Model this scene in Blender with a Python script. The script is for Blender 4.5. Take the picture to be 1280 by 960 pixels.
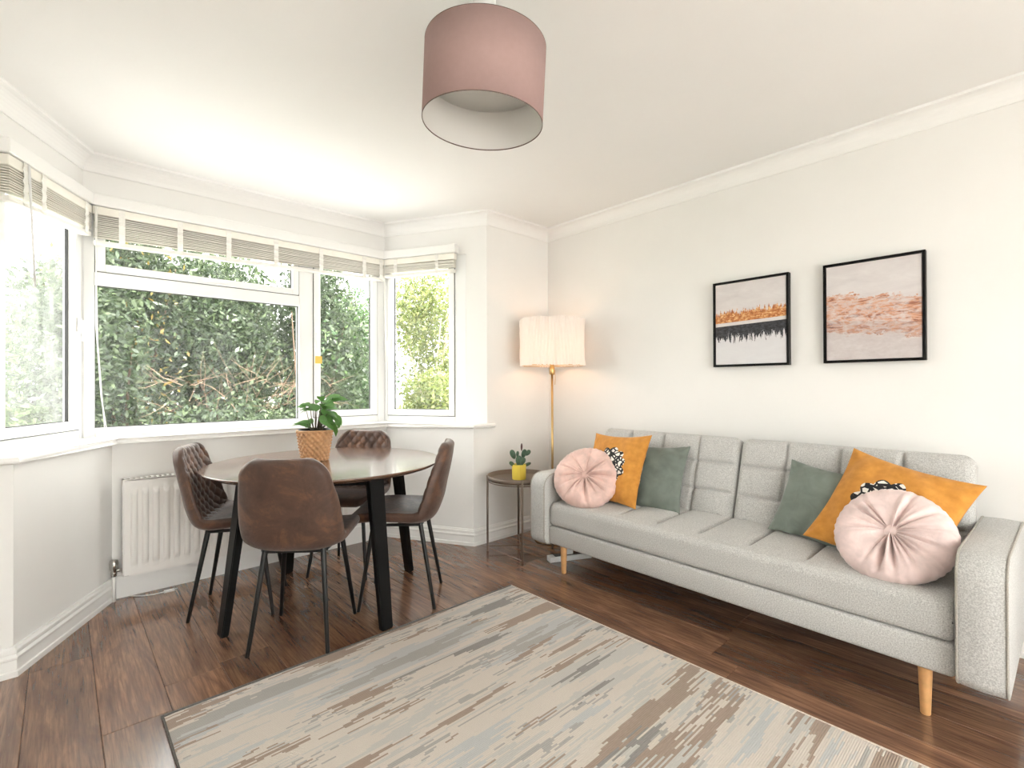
import bpy, bmesh, math, random
import numpy as np
from mathutils import Vector, Matrix

for o in list(bpy.data.objects): bpy.data.objects.remove(o)
SC = bpy.context.scene
COL = SC.collection
pi = math.pi

# ------------------------------------------------------------------ camera, sky, sun, exposure
CAM_H = 1.149
yaw, pit, rol = math.radians(42.63), math.radians(0.27), math.radians(-0.22)
fw = Vector((math.sin(yaw)*math.cos(pit), math.cos(yaw)*math.cos(pit), math.sin(pit)))
rt = Vector((math.cos(yaw), -math.sin(yaw), 0)); up = rt.cross(fw)
cx = rt*math.cos(rol)+up*math.sin(rol); cy = up*math.cos(rol)-rt*math.sin(rol)
cd = bpy.data.cameras.new('camera'); cam = bpy.data.objects.new('camera', cd); COL.objects.link(cam)
M = Matrix((cx, cy, -fw)).transposed().to_4x4(); M.translation = Vector((0, 0, CAM_H))
cam.matrix_world = M
cd.sensor_width = 36.0; cd.lens = 613.0/1280*36; cd.clip_start = .02
SC.camera = cam

w = bpy.data.worlds.new('sky'); SC.world = w; w.use_nodes = True
bg = w.node_tree.nodes['Background']
bg.inputs[0].default_value = (1.0, .988, .965, 1); bg.inputs[1].default_value = 3.4

sd = bpy.data.lights.new('sun', 'SUN'); sd.energy = 5.0; sd.angle = math.radians(3); sd.color = (1, .97, .92)
sun = bpy.data.objects.new('sun', sd); COL.objects.link(sun)
sun.rotation_euler = Vector((-.25, .42, -.87)).to_track_quat('-Z', 'Y').to_euler()   # shines from behind the house into the garden

SC.view_settings.view_transform = 'Standard'; SC.view_settings.look = 'None'
SC.view_settings.gamma = 1; SC.view_settings.use_curve_mapping = False
SC.view_settings.exposure = 1.40

# ------------------------------------------------------------------ materials
MATS = {}
def srgb(r, g, b):
    f = lambda c: (c/255/12.92) if c/255 <= .04045 else ((c/255+.055)/1.055)**2.4
    return (f(r), f(g), f(b), 1)
class NT:
    def __init__(s, m): s.t = m.node_tree; s.n = s.t.nodes; s.l = s.t.links; s.out = s.n['Material Output']; s.b = s.n.get('Principled BSDF')
    def add(s, typ, **k):
        n = s.n.new(typ)
        for a, v in k.items(): setattr(n, a, v)
        return n
    def put(s, sock, v):
        if hasattr(v, 'is_linked') or isinstance(v, bpy.types.NodeSocket): s.l.new(v, sock)
        else: sock.default_value = v
    def math(s, op, a, b=0.0, c=None, clamp=False):
        n = s.add('ShaderNodeMath', operation=op, use_clamp=clamp); s.put(n.inputs[0], a); s.put(n.inputs[1], b)
        if c is not None: s.put(n.inputs[2], c)
        return n.outputs[0]
    def mix(s, f, a, b):
        n = s.add('ShaderNodeMix', data_type='RGBA'); s.put(n.inputs[0], f); s.put(n.inputs[6], a); s.put(n.inputs[7], b); return n.outputs[2]
    def noise(s, vec=None, scale=5, detail=4, rough=.5, dist=0):
        n = s.add('ShaderNodeTexNoise'); n.inputs['Scale'].default_value = scale; n.inputs['Detail'].default_value = detail
        n.inputs['Roughness'].default_value = rough; n.inputs['Distortion'].default_value = dist
        if vec is not None: s.l.new(vec, n.inputs['Vector'])
        return n.outputs['Fac']
    def ramp(s, f, stops, interp='LINEAR'):
        n = s.add('ShaderNodeValToRGB'); n.color_ramp.interpolation = interp; e = n.color_ramp.elements
        while len(e) < len(stops): e.new(.5)
        for k, (p, c) in enumerate(stops): e[k].position = p; e[k].color = c
        s.put(n.inputs[0], f); return n.outputs[0]
    def obj(s): return s.add('ShaderNodeTexCoord').outputs['Object']
    def mapping(s, vec, scale=(1, 1, 1), loc=(0, 0, 0), rot=(0, 0, 0)):
        n = s.add('ShaderNodeMapping'); s.l.new(vec, n.inputs[0]); s.put(n.inputs['Scale'], scale); s.put(n.inputs['Location'], loc); s.put(n.inputs['Rotation'], rot); return n.outputs[0]
    def sep(s, vec):
        n = s.add('ShaderNodeSeparateXYZ'); s.l.new(vec, n.inputs[0]); return n.outputs
    def comb(s, x, y, z):
        n = s.add('ShaderNodeCombineXYZ'); s.put(n.inputs[0], x); s.put(n.inputs[1], y); s.put(n.inputs[2], z); return n.outputs[0]
    def bump(s, h, strength=.3, dist=.005):
        n = s.add('ShaderNodeBump'); n.inputs['Strength'].default_value = strength; n.inputs['Distance'].default_value = dist
        s.l.new(h, n.inputs['Height']); s.l.new(n.outputs[0], s.b.inputs['Normal'])
    def set(s, **k):
        for a, v in k.items(): s.put(s.b.inputs[a.replace('_', ' ')], v)
def mat(name, col, rough=.6, metal=0, var=0.0, vscale=8, bump=0, bscale=60, coat=0, sheen=0):
    if name in MATS: return MATS[name]
    m = bpy.data.materials.new(name); m.use_nodes = True; t = NT(m)
    t.set(Roughness=rough, Metallic=metal)
    if coat: t.set(Coat_Weight=coat, Coat_Roughness=.08)
    if sheen: t.set(Sheen_Weight=sheen)
    v = t.obj()
    n = t.noise(v, vscale, 3)
    d = tuple(max(0, c*(1-var)) for c in col[:3])+(1,); u = tuple(min(1, c*(1+var)) for c in col[:3])+(1,)
    t.l.new(t.ramp(n, [(.3, d), (.7, u)]), t.b.inputs['Base Color'])
    if bump: t.bump(t.noise(v, bscale, 3), bump, .003)
    MATS[name] = m; return m
def newmat(name):
    m = bpy.data.materials.new(name); m.use_nodes = True; MATS[name] = m; return m, NT(m)

WALL = mat('warm white wall paint', (.86, .848, .825, 1), .75, var=.012, vscale=3, bump=.04, bscale=180)
CEIL = mat('white ceiling paint', (.90, .892, .875, 1), .8, var=.01, vscale=2)
GLOSS = mat('white gloss trim paint', (.87, .86, .84, 1), .32, var=.01)
UPVC = mat('white window plastic', (.86, .86, .85, 1), .28, var=.005)
GASK = mat('black rubber gasket and gap shade', (.02, .02, .02, 1), .6, var=.1)
RADM = mat('radiator enamel', (.84, .82, .79, 1), .35, var=.01)
CHROME = mat('brushed chrome', (.55, .54, .51, 1), .25, 1, var=.1)
BLACK = mat('black powder coat', (.006, .0062, .0065, 1), .42, var=.2)
BLACKW = mat('black painted wood', (.004, .004, .004, 1), .4, var=.2); BLACKW.node_tree.nodes['Principled BSDF'].inputs['Specular IOR Level'].default_value = .2
BRASS = mat('brass', (.62, .42, .18, 1), .3, 1, var=.08)
OAK = mat('light beech wood', srgb(222, 170, 115), .45, var=.12, vscale=25)
SLAT = mat('cream blind slat', (.88, .85, .77, 1), .45, var=.03)
TAPE = mat('white blind tape', (.86, .84, .79, 1), .8, var=.03, bump=.2, bscale=300)
GREYMETAL = mat('grey brown metal', srgb(118, 104, 92), .45, .3, var=.06)
PIPE = mat('white pipe paint', (.82, .81, .78, 1), .4, var=.02)
YPOT = mat('yellow glazed pot', srgb(238, 212, 84), .45, var=.04)
CACT = mat('cactus green', srgb(62, 88, 66), .55, var=.3, vscale=60)
CACTR = mat('dark red cactus tip', srgb(70, 32, 30), .6, var=.2)
SOIL = mat('dark soil', (.03, .022, .016, 1), .9, var=.4, vscale=80, bump=.6)
PEBB = mat('pale pebbles', (.6, .58, .54, 1), .7, var=.3, vscale=90)
STEM = mat('plant stem', srgb(84, 78, 62), .6, var=.2)
YTAG = mat('yellow paper tag', srgb(244, 196, 96), .7, var=.06, vscale=40)
WPLAST = mat('white plastic', (.82, .82, .81, 1), .4, var=.02)
DKPLAST = mat('dark grey plastic', (.03, .03, .032, 1), .5, var=.1)
BARK = mat('grey brown bark', srgb(96, 76, 60), .9, var=.4, vscale=12, bump=.6, bscale=20)
TWIG = mat('dry tan twigs', srgb(142, 116, 96), .9, var=.25, vscale=10)
PALEBARK = mat('pale bark', srgb(190, 176, 150), .9, var=.25, vscale=8)

def fabric(name, c1, c2, scale=420, rough=.9, sheen=.2, bump=.35):
    m, t = newmat(name); v = t.obj()
    a = t.noise(v, scale, 2, .7); b = t.noise(v, 9, 3)
    c = t.ramp(a, [(.32, c1), (.68, c2)])
    c = t.mix(t.math('MULTIPLY', b, .25), c, c1)
    t.set(Base_Color=c, Roughness=rough, Sheen_Weight=sheen); t.bump(a, bump, .002); return m
SOFA = fabric('light grey woven upholstery', srgb(160, 159, 157), srgb(216, 215, 212), 230)
PIPING = fabric('grey piping', srgb(150, 145, 137), srgb(186, 180, 171), 300)
def velvet(name, c, rough=.55):
    m, t = newmat(name); v = t.obj(); n = t.noise(v, 14, 4, .6, .5)
    d = tuple(x*.82 for x in c[:3])+(1,); u = tuple(min(1, x*1.12) for x in c[:3])+(1,)
    t.set(Base_Color=t.ramp(n, [(.3, d), (.7, u)]), Roughness=rough, Sheen_Weight=.5, Sheen_Roughness=.4); t.bump(n, .25, .01); return m
PINK = velvet('blush pink velvet', srgb(226, 192, 182))
PALEPINK = velvet('pale pink velvet', srgb(231, 208, 204), .7)
SAGE = velvet('grey green velvet', srgb(110, 119, 111))
SAGE2 = velvet('grey green linen', srgb(116, 126, 118), .8)

def suede():
    m, t = newmat('worn brown suede leather'); v = t.obj()
    a = t.noise(v, 9, 6, .65, .6); b = t.noise(v, 60, 4, .7)
    c = t.ramp(a, [(.3, srgb(62, 42, 34)), (.52, srgb(86, 61, 49)), (.72, srgb(130, 88, 60))])
    c = t.mix(t.math('MULTIPLY', b, .35), c, srgb(60, 44, 38))
    t.set(Base_Color=c, Roughness=t.ramp(b, [(.3, (.42,)*3+(1,)), (.7, (.62,)*3+(1,))]), Sheen_Weight=.15); t.bump(b, .25, .002); return m
SUEDE = suede()

def floorwood():
    m, t = newmat('dark walnut laminate'); v = t.obj()
    r = t.add('ShaderNodeObjectInfo').outputs['Random']
    off = t.comb(t.math('MULTIPLY', r, 37), t.math('MULTIPLY', r, 91), r)
    add = t.add('ShaderNodeVectorMath', operation='ADD'); t.l.new(v, add.inputs[0]); t.l.new(off, add.inputs[1])
    p = add.outputs[0]
    big = t.noise(t.mapping(p, (7, 1.1, 1)), 1.6, 5, .6, 1.2)
    fine = t.noise(t.mapping(p, (60, 2.5, 1)), 2.2, 5, .65, .3)
    c = t.ramp(big, [(.25, srgb(84, 60, 50)), (.45, srgb(128, 94, 74)), (.62, srgb(156, 117, 90)), (.8, srgb(104, 76, 62))])
    c = t.mix(t.ramp(fine, [(.38, (0, 0, 0, 1)), (.7, (.75,)*3+(1,))]), c, srgb(72, 50, 42))
    tone = t.math('MULTIPLY_ADD', r, .55, .75)
    mm = t.add('ShaderNodeMix', data_type='RGBA', blend_type='MULTIPLY'); mm.inputs[0].default_value = 1
    t.l.new(c, mm.inputs[6]); t.l.new(t.comb(tone, tone, tone), mm.inputs[7])
    t.set(Base_Color=mm.outputs[2], Roughness=t.math('MULTIPLY_ADD', fine, .10, .15), Specular_IOR_Level=.75); t.set(Coat_Weight=.35, Coat_Roughness=.12); return m
FLOORW = floorwood()
UNDER = mat('dark underlay', (.02, .015, .012, 1), .9, var=.1)

def tablewood():
    m, t = newmat('walnut table veneer'); v = t.obj()
    g = t.noise(t.mapping(v, (3, 40, 3), rot=(0, 0, .75)), 1.5, 5, .6, .4)
    c = t.ramp(g, [(.3, srgb(74, 52, 41)), (.55, srgb(108, 78, 60)), (.8, srgb(86, 60, 47))])
    t.set(Base_Color=c, Roughness=.2, Specular_IOR_Level=.9, Coat_Weight=.6, Coat_Roughness=.12); return m
TABLEW = tablewood()

def rugmat():
    m, t = newmat('woven streaked wool rug'); v = t.obj(); x, y, z = t.sep(v)
    row = t.math('FLOOR', t.math('DIVIDE', y, .0065))
    wn = t.add('ShaderNodeTexWhiteNoise', noise_dimensions='1D'); t.l.new(row, wn.inputs['W'])
    xs = t.math('ADD', x, t.math('MULTIPLY', t.math('SUBTRACT', wn.outputs['Value'], .5), .20))
    yr = t.math('MULTIPLY', row, .0065)
    n1 = t.noise(t.comb(t.math('MULTIPLY', xs, .85), t.math('MULTIPLY', yr, 3.9), 0.0), 1.15, 2, .55, .1)
    n2 = t.noise(t.comb(t.math('MULTIPLY', xs, 1.0), t.math('MULTIPLY', yr, 6), 7.3), 1.2, 2, .5, .1)
    cream, lgrey, grey, taupe, dgrey, blue = srgb(209, 199, 189), srgb(190, 188, 184), srgb(158, 156, 153), srgb(146, 122, 104), srgb(122, 120, 118), srgb(184, 187, 188)
    c1 = t.ramp(n1, [(0, taupe), (.425, cream), (.455, lgrey), (.485, cream), (.52, grey), (.54, cream), (.565, taupe), (.64, lgrey)], 'CONSTANT')
    c2 = t.ramp(n2, [(0, grey), (.38, blue), (.45, cream), (.55, lgrey), (.62, dgrey)], 'CONSTANT')
    sel = t.ramp(t.noise(t.comb(t.math('MULTIPLY', xs, .7), t.math('MULTIPLY', yr, 3.4), 3.1), 1.4, 2), [(.0, (0, 0, 0, 1)), (.53, (1, 1, 1, 1))], 'CONSTANT')
    c = t.mix(sel, c1, c2)
    f = t.noise(v, 420, 2, .7); f2 = t.noise(t.mapping(v, (40, 300, 1)), 1, 2)
    c = t.mix(t.math('MULTIPLY', f, .3), c, srgb(128, 120, 113))
    c = t.mix(t.math('MULTIPLY', f2, .2), c, srgb(226, 216, 204))
    t.set(Base_Color=c, Roughness=.95, Sheen_Weight=.2)
    t.bump(t.math('ADD', f, t.math('SINE', t.math('MULTIPLY', y, 960))), .4, .002); return m
RUG = rugmat()
RUGEDGE = mat('dark rug binding', srgb(96, 92, 88), .95, var=.25, vscale=120)

def orange_floral():
    m, t = newmat('mustard cotton with black and white floral print'); v = t.obj(); x, y, z = t.sep(v)
    n = t.noise(v, 30, 3); base = t.ramp(n, [(.3, srgb(192, 128, 48)), (.7, srgb(212, 148, 62))])
    vo = t.add('ShaderNodeTexVoronoi', feature='DISTANCE_TO_EDGE'); vo.inputs['Scale'].default_value = 34; t.l.new(v, vo.inputs['Vector'])
    v2 = t.add('ShaderNodeTexVoronoi', feature='F1'); v2.inputs['Scale'].default_value = 15; t.l.new(v, v2.inputs['Vector'])
    edge = t.math('LESS_THAN', vo.outputs['Distance'], .13)
    core = t.math('LESS_THAN', v2.outputs['Distance'], .22)
    blk = t.math('MAXIMUM', edge, core)
    fl = t.mix(blk, srgb(238, 234, 226), srgb(22, 22, 26))
    r = t.math('SQRT', t.math('ADD', t.math('MULTIPLY', x, x), t.math('MULTIPLY', y, y)))
    ang = t.math('ARCTAN2', y, x)
    lim = t.math('MULTIPLY_ADD', t.math('ABSOLUTE', t.math('SINE', t.math('MULTIPLY', ang, 5.5))), .020, .102)
    inside = t.math('MAXIMUM', t.math('LESS_THAN', r, lim), t.math('LESS_THAN', z, -.012))
    t.set(Base_Color=t.mix(inside, base, fl), Roughness=.85, Sheen_Weight=.15); t.bump(t.noise(v, 300, 2), .2, .002); return m
ORANGE = orange_floral()

def shade_mat(name, col, trans=.5, rough=.8):
    m, t = newmat(name)
    t.n.remove(t.b)
    d = t.add('ShaderNodeBsdfDiffuse'); d.inputs[0].default_value = col
    tr = t.add('ShaderNodeBsdfTranslucent'); tr.inputs[0].default_value = col
    mx = t.add('ShaderNodeMixShader'); mx.inputs[0].default_value = trans
    t.l.new(d.outputs[0], mx.inputs[1]); t.l.new(tr.outputs[0], mx.inputs[2]); t.l.new(mx.outputs[0], t.out.inputs[0]); return m
PLEAT = shade_mat('white pleated lampshade fabric', (.90, .87, .84, 1), .3)
PINKSH = mat('dusty pink shade fabric', srgb(166, 138, 134), .85, var=.02, vscale=60, bump=.15, bscale=500)
WHITEIN = mat('white shade lining', (.80, .79, .76, 1), .7, var=.01)
DIFFU = shade_mat('frosted diffuser', (.9, .89, .87, 1), .6)
DARKTRIM = mat('brown shade rim', srgb(96, 80, 72), .6, var=.05)
WEAVE = mat('woven rattan', srgb(194, 150, 108), .55, var=.14, vscale=30, bump=.2, bscale=200)

def glassmat(name, haze=0.0):
    m, t = newmat(name); t.n.remove(t.b)
    tr = t.add('ShaderNodeBsdfTransparent'); tr.inputs[0].default_value = (.96, .97, .96, 1)
    gl = t.add('ShaderNodeBsdfGlossy'); gl.inputs['Roughness'].default_value = .02
    fr = t.add('ShaderNodeLayerWeight'); fr.inputs[0].default_value = .5
    mx = t.add('ShaderNodeMixShader'); t.l.new(t.math('MULTIPLY_ADD', t.math('POWER', fr.outputs['Facing'], 5.0), .5, .004), mx.inputs[0])
    t.l.new(tr.outputs[0], mx.inputs[1]); t.l.new(gl.outputs[0], mx.inputs[2]); o = mx.outputs[0]
    if haze:  # mixes an uneven whitish translucent film into the pane
        tl = t.add('ShaderNodeBsdfTranslucent'); tl.inputs[0].default_value = (.95, .96, .94, 1)
        h = t.add('ShaderNodeMixShader')
        n = t.noise(t.mapping(t.obj(), (6, 6, 2)), 2.2, 4, .6)
        t.l.new(t.math('MULTIPLY', n, haze*2), h.inputs[0]); t.l.new(o, h.inputs[1]); t.l.new(tl.outputs[0], h.inputs[2]); o = h.outputs[0]
    t.l.new(o, t.out.inputs[0]); return m
GLASS = glassmat('clear window glass'); HAZY = glassmat('hazy window glass', .05); HAZY2 = glassmat('lightly hazy glass', .012)

LEAF_K = .56
def leafmat(name, c1, c2, c3, trans=.3):
    m, t = newmat(name); t.n.remove(t.b)
    r = t.add('ShaderNodeNewGeometry').outputs['Random Per Island']
    k = LEAF_K; c1, c2, c3 = [tuple(x*k for x in c[:3])+(1,) for c in (c1, c2, c3)]
    c = t.ramp(r, [(0, c1), (.5, c2), (1, c3)])
    d = t.add('ShaderNodeBsdfDiffuse'); t.l.new(c, d.inputs[0])
    tr = t.add('ShaderNodeBsdfTranslucent'); t.l.new(c, tr.inputs[0])
    gl = t.add('ShaderNodeBsdfGlossy'); gl.inputs['Roughness'].default_value = .4
    a = t.add('ShaderNodeMixShader'); a.inputs[0].default_value = trans; t.l.new(d.outputs[0], a.inputs[1]); t.l.new(tr.outputs[0], a.inputs[2])
    b = t.add('ShaderNodeMixShader'); b.inputs[0].default_value = .05; t.l.new(a.outputs[0], b.inputs[1]); t.l.new(gl.outputs[0], b.inputs[2])
    t.l.new(b.outputs[0], t.out.inputs[0]); return m
L_DARK = leafmat('dark evergreen leaves', srgb(54, 74, 48), srgb(84, 106, 70), srgb(132, 150, 108))
L_MID = leafmat('fresh green leaves', srgb(70, 110, 62), srgb(104, 146, 84), srgb(150, 182, 112), .4)
L_LIME = leafmat('yellow green leaves', srgb(112, 134, 54), srgb(166, 182, 92), srgb(206, 206, 136), .45)  # light tones imitate strong backlight and over-exposure on these leaves
L_AUT = leafmat('yellowing leaves', srgb(140, 118, 60), srgb(186, 158, 76), srgb(178, 172, 96), .4)
L_HAZE = leafmat('leaves with painted pale haze', srgb(120, 156, 96), srgb(160, 190, 124), srgb(200, 214, 160), .45)  # bright haze of the left view is put into these leaf colours
LEAF_K = 1.25
L_HOUSE = leafmat('glossy houseplant leaves', srgb(54, 96, 46), srgb(74, 118, 56), srgb(112, 150, 82), .25)
def groundmat():
    m, t = newmat('garden grass and soil'); v = t.obj(); n = t.noise(v, 3, 6, .7); n2 = t.noise(v, 60, 3)
    c = t.ramp(n, [(.3, srgb(70, 60, 44)), (.5, srgb(86, 104, 58)), (.7, srgb(126, 140, 84))]); c = t.mix(t.math('MULTIPLY', n2, .4), c, srgb(60, 74, 40))
    t.set(Base_Color=c, Roughness=.95); t.bump(n2, .8, .03); return m
GROUND = groundmat()

def art(kind):
    m, t = newmat('abstract landscape print '+kind); x, y, z = t.sep(t.obj())     # object space: x along, z up, metres, centred
    nb = t.noise(t.mapping(t.obj(), (2.2, 1, 6)), 3, 5, .62, .4); nf = t.noise(t.mapping(t.obj(), (8, 1, 14)), 6, 5, .7, .3); nv = t.noise(t.mapping(t.obj(), (26, 1, 4)), 3, 5, .7, .6)
    pale = t.ramp(nb, [(.3, srgb(206, 199, 199)), (.7, srgb(222, 217, 216))])
    if kind == 'gold and black':
        zz = t.math('SUBTRACT', z, t.math('MULTIPLY_ADD', x, .03, .0))
        up_ = t.math('MULTIPLY_ADD', t.math('SUBTRACT', nv, .5), .16, .075)
        gold = t.ramp(nf, [(.3, srgb(120, 66, 40)), (.5, srgb(196, 122, 66)), (.66, srgb(240, 206, 150))])
        in_g = t.math('MULTIPLY', t.math('GREATER_THAN', zz, .012), t.math('LESS_THAN', zz, up_))
        lo = t.math('MULTIPLY_ADD', t.math('SUBTRACT', nv, .5), .22, -.085)
        in_b = t.math('MULTIPLY', t.math('LESS_THAN', zz, -.008), t.math('GREATER_THAN', zz, lo))
        c = t.mix(in_g, pale, gold); c = t.mix(in_b, c, t.ramp(nf, [(.4, srgb(34, 34, 38)), (.8, srgb(84, 84, 92))]))
        low = t.math('LESS_THAN', zz, lo); c = t.mix(t.math('MULTIPLY', low, .6), c, srgb(220, 221, 225))
    else:
        zz = t.math('SUBTRACT', z, t.math('MULTIPLY_ADD', x, -.10, .015))
        h = t.math('MULTIPLY_ADD', t.math('SUBTRACT', nf, .5), .09, t.math('MULTIPLY_ADD', t.math('SUBTRACT', nb, .5), .12, .055))
        band = t.math('MULTIPLY', t.math('LESS_THAN', zz, h), t.math('GREATER_THAN', zz, t.math('SUBTRACT', -.085, h)))
        colr = t.ramp(t.noise(t.mapping(t.obj(), (3, 1, 16)), 5, 6, .72, .8), [(.28, srgb(70, 58, 66)), (.4, srgb(160, 104, 84)), (.5, srgb(214, 158, 124)), (.6, srgb(206, 190, 186)), (.72, srgb(186, 128, 98))])
        soft = t.ramp(t.noise(t.mapping(t.obj(), (5, 1, 9)), 4, 5, .7, .6), [(.36, (.15,)*3+(1,)), (.56, (1,)*3+(1,))])
        c = t.mix(t.math('MULTIPLY', band, soft), pale, colr)
        low = t.math('LESS_THAN', zz, -.07); c = t.mix(t.math('MULTIPLY', low, t.math('MULTIPLY', nf, .55)), c, srgb(160, 140, 134))
    t.set(Base_Color=c, Roughness=.6); return m
ART1, ART2 = art('gold and black'), art('copper and mauve')

# ------------------------------------------------------------------ helpers
def tag(o, label=None, cat=None, group=None, kind=None):
    if label: o['label'] = label
    if cat: o['category'] = cat
    if group: o['group'] = group
    if kind: o['kind'] = kind
    return o
def empty(name, loc=(0, 0, 0), rz=0, label=None, cat=None, group=None, kind=None):
    o = bpy.data.objects.new(name, None); COL.objects.link(o); o.location = loc; o.rotation_euler = (0, 0, rz); o.empty_display_size = .1
    return tag(o, label, cat, group, kind)
def link(name, me, m, parent=None, smooth=False):
    o = bpy.data.objects.new(name, me); COL.objects.link(o); o.parent = parent
    if m is not None and not me.materials: me.materials.append(m)
    if smooth:
        for p in me.polygons: p.use_smooth = True
    return o
def pyd(name, V, F, m, parent=None, smooth=False):
    me = bpy.data.meshes.new(name); me.from_pydata([tuple(v) for v in V], [], F); me.validate(); me.update()
    return link(name, me, m, parent, smooth)
def bmo(name, bm, m, parent=None, smooth=False):
    bmesh.ops.recalc_face_normals(bm, faces=bm.faces[:])
    me = bpy.data.meshes.new(name); bm.to_mesh(me); bm.free(); return link(name, me, m, parent, smooth)
def bm_box(bm, lo, hi, mtx=None, bev=0, seg=2):
    r = bmesh.ops.create_cube(bm, size=1); vs = r['verts']
    for v in vs: v.co = Vector([(lo[i]+hi[i])/2+v.co[i]*(hi[i]-lo[i]) for i in range(3)])
    if bev:
        es = list({e for v in vs for e in v.link_edges})
        q = bmesh.ops.bevel(bm, geom=es, offset=bev, segments=seg, profile=.5, affect='EDGES'); vs = list({v for f in q['faces'] for v in f.verts} | {v for v in vs if v.is_valid})
    if mtx is not None: bmesh.ops.transform(bm, matrix=mtx, verts=vs)
    return vs
def box(name, lo, hi, m, parent=None, bev=0, seg=2, mtx=None):
    bm = bmesh.new(); bm_box(bm, lo, hi, mtx, bev, seg); return bmo(name, bm, m, parent, smooth=False)
def prism_bm(bm, poly, z0, z1):
    lo = [bm.verts.new((x, y, z0)) for x, y in poly]; hi = [bm.verts.new((x, y, z1)) for x, y in poly]; n = len(poly)
    bm.faces.new(lo[::-1]); bm.faces.new(hi)
    for i in range(n): bm.faces.new((lo[i], lo[(i+1) % n], hi[(i+1) % n], hi[i]))
def tube(name, pts, rad, m, parent=None, seg=8, closed=False):
    """tube along pts; rad a number or a list"""
    P = [Vector(p) for p in pts]; n = len(P); R = rad if isinstance(rad, (list, tuple)) else [rad]*n
    V, F = [], []; prev = None
    for i in range(n):
        a = P[(i+1) % n] if (closed or i < n-1) else P[i]; b = P[i-1] if (closed or i > 0) else P[i]
        t = (a-b).normalized()
        if prev is None: x = t.orthogonal().normalized()
        else: x = (prev-t*prev.dot(t)).normalized()
        prev = x; y = t.cross(x)
        for k in range(seg):
            g = 2*pi*k/seg; V.append(P[i]+(x*math.cos(g)+y*math.sin(g))*R[i])
    for i in range(n if closed else n-1):
        for k in range(seg):
            a, b = i*seg+k, i*seg+(k+1) % seg; c, d = ((i+1) % n)*seg+(k+1) % seg, ((i+1) % n)*seg+k; F.append((a, b, c, d))
    if not closed: F.append(tuple(range(seg))[::-1]); F.append(tuple((n-1)*seg+k for k in range(seg)))
    return pyd(name, V, F, m, parent, True)
def lathe(name, prof, m, parent=None, seg=48, closed=False, loc=None):
    V, F = [], []; n = len(prof)
    for r, z in prof:
        for k in range(seg): g = 2*pi*k/seg; V.append((r*math.cos(g), r*math.sin(g), z))
    for i in range(n if closed else n-1):
        for k in range(seg):
            j = (i+1) % n; F.append((i*seg+k, i*seg+(k+1) % seg, j*seg+(k+1) % seg, j*seg+k))
    if not closed:
        if prof[0][0] > 1e-5: F.append(tuple(range(seg))[::-1])
        if prof[-1][0] > 1e-5: F.append(tuple((n-1)*seg+k for k in range(seg)))
    o = pyd(name, V, F, m, parent, True)
    if loc: o.location = loc
    return o
def sweep(name, path, prof, m, closed=False, parent=None, kind=None):
    """sweep profile (d = into the room, z) along a plan path (room on the left), mitred"""
    P = [Vector((x, y)) for x, y in path]; n = len(P); V, F = [], []; k = len(prof)
    for i in range(n):
        d0 = (P[i]-P[i-1]).normalized() if (closed or i > 0) else None
        d1 = (P[(i+1) % n]-P[i]).normalized() if (closed or i < n-1) else None
        d0 = d0 or d1; d1 = d1 or d0
        n0 = Vector((-d0.y, d0.x)); n1 = Vector((-d1.y, d1.x)); b = (n0+n1); b = b/b.dot(n0)
        for d, z in prof: V.append((P[i].x+b.x*d, P[i].y+b.y*d, z))
    for i in range(n if closed else n-1):
        j = (i+1) % n
        for q in range(k): F.append((i*k+q, j*k+q, j*k+(q+1) % k, i*k+(q+1) % k))
    if not closed: F.append(tuple(range(k))); F.append(tuple((n-1)*k+q for q in range(k))[::-1])
    bm = bmesh.new(); vs = [bm.verts.new(v) for v in V]
    for f in F:
        try: bm.faces.new([vs[q] for q in f])
        except ValueError: pass
    o = bmo(name, bm, m, parent); 
    if kind: o['kind'] = kind
    return o
def copy_tree(o, parent=None):
    c = o.copy(); COL.objects.link(c); c.parent = parent
    for ch in [q for q in bpy.data.objects if q.parent == o]: copy_tree(ch, c)
    return c
def inter(p, d, q, e):
    A = np.array([[d[0], -e[0]], [d[1], -e[1]]]); t = np.linalg.solve(A, [q[0]-p[0], q[1]-p[1]]); return (p[0]+d[0]*t[0], p[1]+d[1]*t[0])
rnd = random.Random(4)

# ------------------------------------------------------------------ room plan
XS, YR, XW, YB, ZC = 2.992, 2.802, -.95, -1.90, 2.44
XLl, XRl, XLu, XRu, YFl, YFu = -.139, 2.198, -.328, 2.328, 3.446, 3.581
SP = math.radians(28.21); SD = (math.sin(SP), math.cos(SP))
FLl = (XLl+(YFl-YR)*math.tan(SP), YFl); FRl = (XRl-(YFl-YR)*math.tan(SP), YFl)
FLu = (XLu+(YFu-YR)*math.tan(SP), YFu); FRu = (XRu-(YFu-YR)*math.tan(SP), YFu)
SIDE_L = math.hypot(XRu-FRu[0], YFu-YR)
OUT = .24
ZS0, ZS1 = .845, .875      # sill underside and top
ZH = 2.15                  # window head
def off_pt(o):             # outer bay corners at offset o from the window plane
    a = math.tan((pi/2-SP)/2)*o
    return (FLu[0]-a*0-o*math.tan((pi/2-SP)/2), YFu+o), (FRu[0]+o*math.tan((pi/2-SP)/2), YFu+o)
OL, OR = off_pt(OUT)
nR = (math.cos(SP), math.sin(SP)); nL = (-math.cos(SP), math.sin(SP))
RO = inter((XRu+nR[0]*OUT, YR+nR[1]*OUT), (-SD[0], SD[1]), (0, YR+.12), (1, 0)); LO = inter((XLu+nL[0]*OUT, YR+nL[1]*OUT), SD, (0, YR+.12), (1, 0))
def wall(name, prisms):
    bm = bmesh.new()
    for poly, z0, z1 in prisms: prism_bm(bm, poly, z0, z1)
    o = bmo(name, bm, WALL); o['kind'] = 'structure'; return o
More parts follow.
